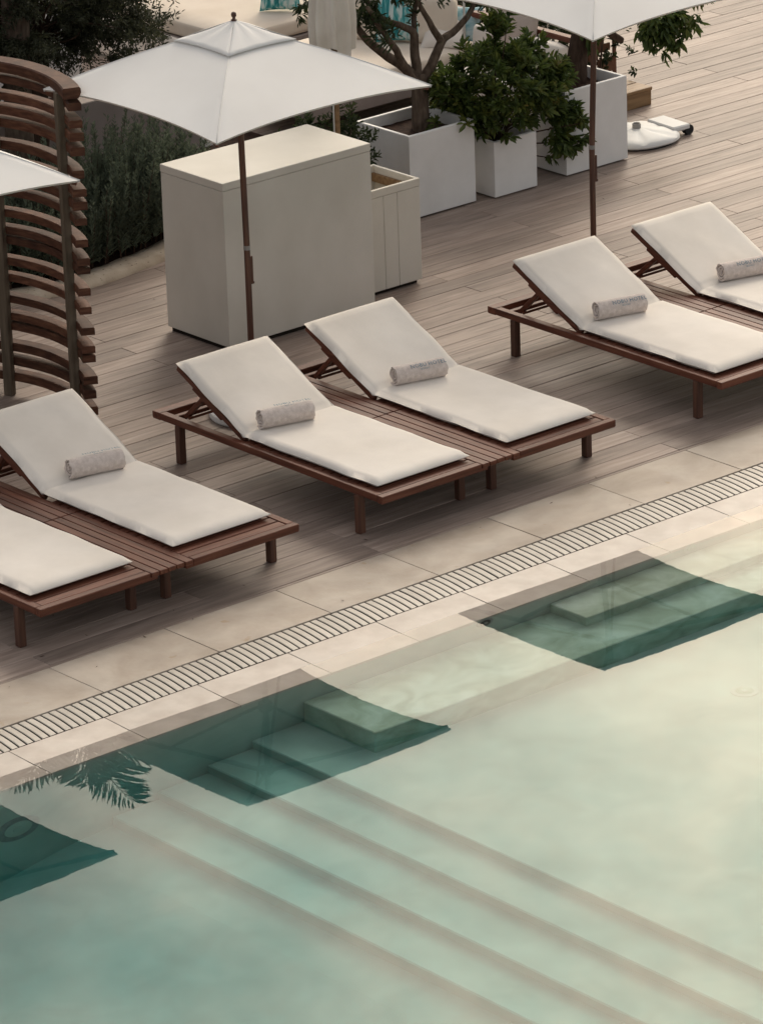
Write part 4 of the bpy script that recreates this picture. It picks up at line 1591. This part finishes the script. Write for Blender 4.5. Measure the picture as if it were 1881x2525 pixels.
s1, hx, hy = sofa('corner_sofa', 'cream corner sofa with wooden back rail behind the branching potted tree', 6.35, 7.92, 7.22, 8.28, 0.40)
link('seat_cushion', soft_box(2 * hx - 0.01, 2 * hy - 0.01, 0.125, 0.04, 10, 0.012, 2), 'sofa', s1, (0, 0, 0.274))
for k, (cx_, cy_, rz_) in enumerate(((0.30, 0.12, rad(-62)), (0.50, -0.20, rad(-60)))):
    o = link('back_cushion', soft_box(0.50, 0.15, 0.34, 0.06, 8, 0.0, 5 + k), 'sofa', s1, (cx_, cy_, 0.396))
    o.rotation_euler = (rad(-8), 0, rz_)
s2, hx2, hy2 = sofa('side_sofa', 'white-cushioned side sofa with brown rail behind the leafy bush', 7.34, 7.92, 6.25, 7.20, 0.34)
link('seat_cushion', soft_box(2 * hx2 - 0.01, 2 * hy2 - 0.01, 0.12, 0.04, 8, 0.012, 9), 'sofa_white', s2, (0, 0, 0.218))
m = MB()
m.box(hx2 - 0.03, hx2 + 0.03, -hy2, 1.55, 0.575, 0.615, 0.004)
m.build('back_rail', 'teak_y', s2)
for yy in (-hy2 + 0.05, 0.2, 0.9, 1.5):
    m = MB()
    m.box(hx2 + 0.0, hx2 + 0.028, yy - 0.02, yy + 0.02, 0.0, 0.574, 0.003)
    m.build('rail_post', 'teak_z', s2)
o = link('back_cushion', soft_box(0.90, 0.13, 0.24, 0.05, 8, 0.0, 12), 'sofa_white', s2, (hx2 - 0.10, 0.02, 0.335))
o.rotation_euler = (rad(-6), 0, rad(-90))
s3, hx3, hy3 = sofa('daybed', 'wide cream daybed behind the top of the main umbrella', 6.78, 9.0, 8.62, 10.5, 0.42)
link('seat_cushion', soft_box(2 * hx3 - 0.01, 2 * hy3 - 0.01, 0.13, 0.04, 10, 0.012, 21), 'sofa', s3, (0, 0, 0.294))
o = link('back_cushion', soft_box(0.9, 0.18, 0.36, 0.07, 8, 0.0, 23), 'sofa', s3, (0.60, 0.1, 0.42))
o.rotation_euler = (rad(-8), 0, rad(-72))
link('side_panel', soft_box(0.05, 2 * hy3, 0.28, 0.02, 6, 0, 30), 'sofa_white', s3, (-hx3 - 0.03, 0, 0.02))


def pillow(label, s, t, mat, loc, tilt, rz, grp='scatter pillows on the sofas'):
    o = link('pillow', pillow_mesh(s, t, random.random() * 50), mat, None, loc)
    o.rotation_euler = (tilt, 0, rz)
    return tag(o, label, 'pillow', grp)


pillow('teal and white dyed pillow standing on the daybed left of the closed umbrella', 0.30, 0.12, 'teal', (7.42, 8.84, 0.43), rad(-14), rad(-45))
pillow('large teal and white dyed pillow behind the limbs of the potted tree', 0.36, 0.13, 'teal', (7.50, 7.63, 0.41), rad(-16), rad(-48))
pillow('pale blue dyed pillow on the sofa above the leafy bush', 0.27, 0.12, 'paleblue', (7.80, 7.34, 0.41), rad(-35), rad(-60))
pillow('blush pillow standing on end by the brown sofa rail', 0.42, 0.12, 'blush', (7.80, 6.80, 0.345), rad(-10), rad(-80))
pillow('plain cream pillow lying beside the pale blue one', 0.32, 0.14, 'sofa_white', (7.62, 7.32, 0.40), rad(-62), rad(-50))

wp = thing('white_cord', 'thin white pole rising beside the potted tree limb, above the pale blue pillow', 'pole', (7.805, 7.29, 0))
m = MB()
m.tube([(0, 0, 0.36), (0.002, 0, 0.9), (0, 0, 1.9)], 0.008, 8)
m.build('rod', 'whiteplastic', wp, smooth=True)

# hedge behind the rail
hd = thing('hedge', 'clipped green hedge behind the brown sofa rail at the top', 'hedge', (8.35, 7.3, 0))
tips = []
for k in range(900):
    P = np.array((RNG.uniform(-0.22, 0.30), RNG.uniform(-0.85, 1.7), RNG.uniform(0.15, 0.62) if RNG.random() < 0.5 else RNG.uniform(0.52, 0.66)))
    tips.append((P, unit(np.array([-0.4, -0.3, 0.7]) + RNG.normal(size=3) * 0.5)))
crown_from_tips('foliage', tips, 14, 0.07, (0.03, 0.055), (0.012, 0.02), 'leaf_hedge', hd)
m = MB()
for k in range(9):
    m.tube([(random.uniform(-0.1, 0.1), -0.8 + k * 0.3, 0), (0.04, -0.8 + k * 0.3, 0.55)], [0.014, 0.005], 5)
tag(m.build('stems', 'bark_dark', hd), kind='stuff')

# perforated panel, wooden step, spare umbrella base
pp_ = thing('perforated_panel', 'rust brown perforated panel standing behind the right-hand planter', 'panel', (8.55, 6.55, 0))
m = MB()
NXP, NZP = 9, 12
wP, hP = 0.26, 0.62
rnd = random.Random(4)
for i in range(NXP):
    for j in range(NZP):
        if 0 < i < NXP - 1 and 0 < j < NZP - 1 and rnd.random() < 0.33:
            continue
        m.box(-wP + i * wP / NXP, -wP + (i + 1) * wP / NXP, -0.006, 0.006, j * hP / NZP, (j + 1) * hP / NZP, 0.0)
m.build('plate', 'corten', pp_)
m = MB()
m.box(-wP - 0.02, 0.02, -0.05, 0.05, 0.0, 0.012, 0.002)
m.build('foot', 'corten', pp_)

bx_ = thing('wooden_step', 'low honey-coloured wooden step peeking out right of the planter', 'step', (8.36, 6.40, 0))
for (ya, yb) in ((-0.155, -0.004), (0.004, 0.155)):
    m = MB()
    m.box(-0.22, 0.25, ya, yb, 0.105, 0.13, 0.004)
    m.build('board', 'pinewood', bx_)
for q in ((-0.215, 0.245, -0.148, -0.128), (-0.215, 0.245, 0.128, 0.148)):
    m = MB()
    m.box(*q, 0.0, 0.1045, 0.003)
    m.build('side', 'pinewood', bx_)
for q in ((-0.215, -0.195, -0.127, 0.127), (0.225, 0.245, -0.127, 0.127)):
    m = MB()
    m.box(*q, 0.0, 0.1045, 0.003)
    m.build('side', 'pinewood', bx_)

ub = thing('umbrella_base', 'white wheeled umbrella base lying on the deck right of the planter', 'umbrella base', (7.94, 5.70, 0), rad(-4))
m = MB()
rows = []
n = 48
for (rr_, z) in ((0.262, 0.012), (0.272, 0.022), (0.270, 0.040), (0.250, 0.056), (0.20, 0.066), (0.10, 0.078), (0.055, 0.086), (0.0, 0.088)):
    row = []
    for i in range(n):
        a = 2 * math.pi * i / n
        sq = (abs(math.cos(a)) ** 2.6 + abs(math.sin(a)) ** 2.6) ** (-1 / 2.6)
        groove = -0.008 * max(0.0, math.cos(6 * a)) ** 3 if 0.06 < rr_ < 0.255 else 0.0
        row.append((rr_ * sq * math.cos(a), rr_ * sq * math.sin(a), z + groove))
    rows.append(row)
m.grid(rows, n, len(rows), wrap_u=True)
m.build('shell', 'whiteplastic', ub, smooth=True, angle=50)
m = MB()
m.lathe([(0.030, 0.08), (0.030, 0.115), (0.024, 0.12), (0.020, 0.115), (0.020, 0.09)], n=16)
m.build('socket', 'metal', ub, smooth=True, angle=40)
m = MB()
m.box(0.20, 0.352, -0.150, 0.135, 0.040, 0.078, 0.014)
m.build('wheel_cover', 'whiteplastic', ub)
for (ya, yb) in ((-0.148, -0.105), (0.085, 0.133)):
    m = MB()
    m.tube([(0.345, ya, 0.036), (0.345, yb, 0.036)], [0.036, 0.036], 18)
    m.build('wheel', 'black', ub, smooth=True, angle=40)
m = MB()
m.tube([(0.357, -0.10, 0.040), (0.362, 0.0, 0.046), (0.357, 0.08, 0.040)], 0.008, 8)
m.build('handle', 'black', ub, smooth=True)
m = MB()
m.lathe([(0.262, 0.0), (0.262, 0.0115)], n=32)
m.build('skirt', 'black', ub)

# fallen leaves and grit on the deck and stone
lit = MB()
for k in range(46):
    if k < 30:
        x, y = random.uniform(-0.5, 9.5), random.uniform(1.1, 6.2)
        if 1.7 < x < 3.5 and 1.1 < y < 3.2:
            continue
    else:
        x, y = random.uniform(-1, 4), random.uniform(0.62, 1.3)
    a = random.uniform(0, 6.28)
    s = random.uniform(0.006, 0.016)
    c_, s_ = math.cos(a), math.sin(a)
    pts = [(-s, 0, 0.001), (0, -s * 0.35, 0.003), (s, 0, 0.006), (0, s * 0.35, 0.003)]
    lit.add([(x + p * c_ - q * s_, y + p * s_ + q * c_, z + 0.001) for p, q, z in pts], [(0, 1, 2, 3)])
o = lit.build('leaf_litter', 'bark_dark', fix=False)
tag(o, 'tiny dry leaf fragments scattered over the deck and tiles', 'leaf litter', kind='stuff')
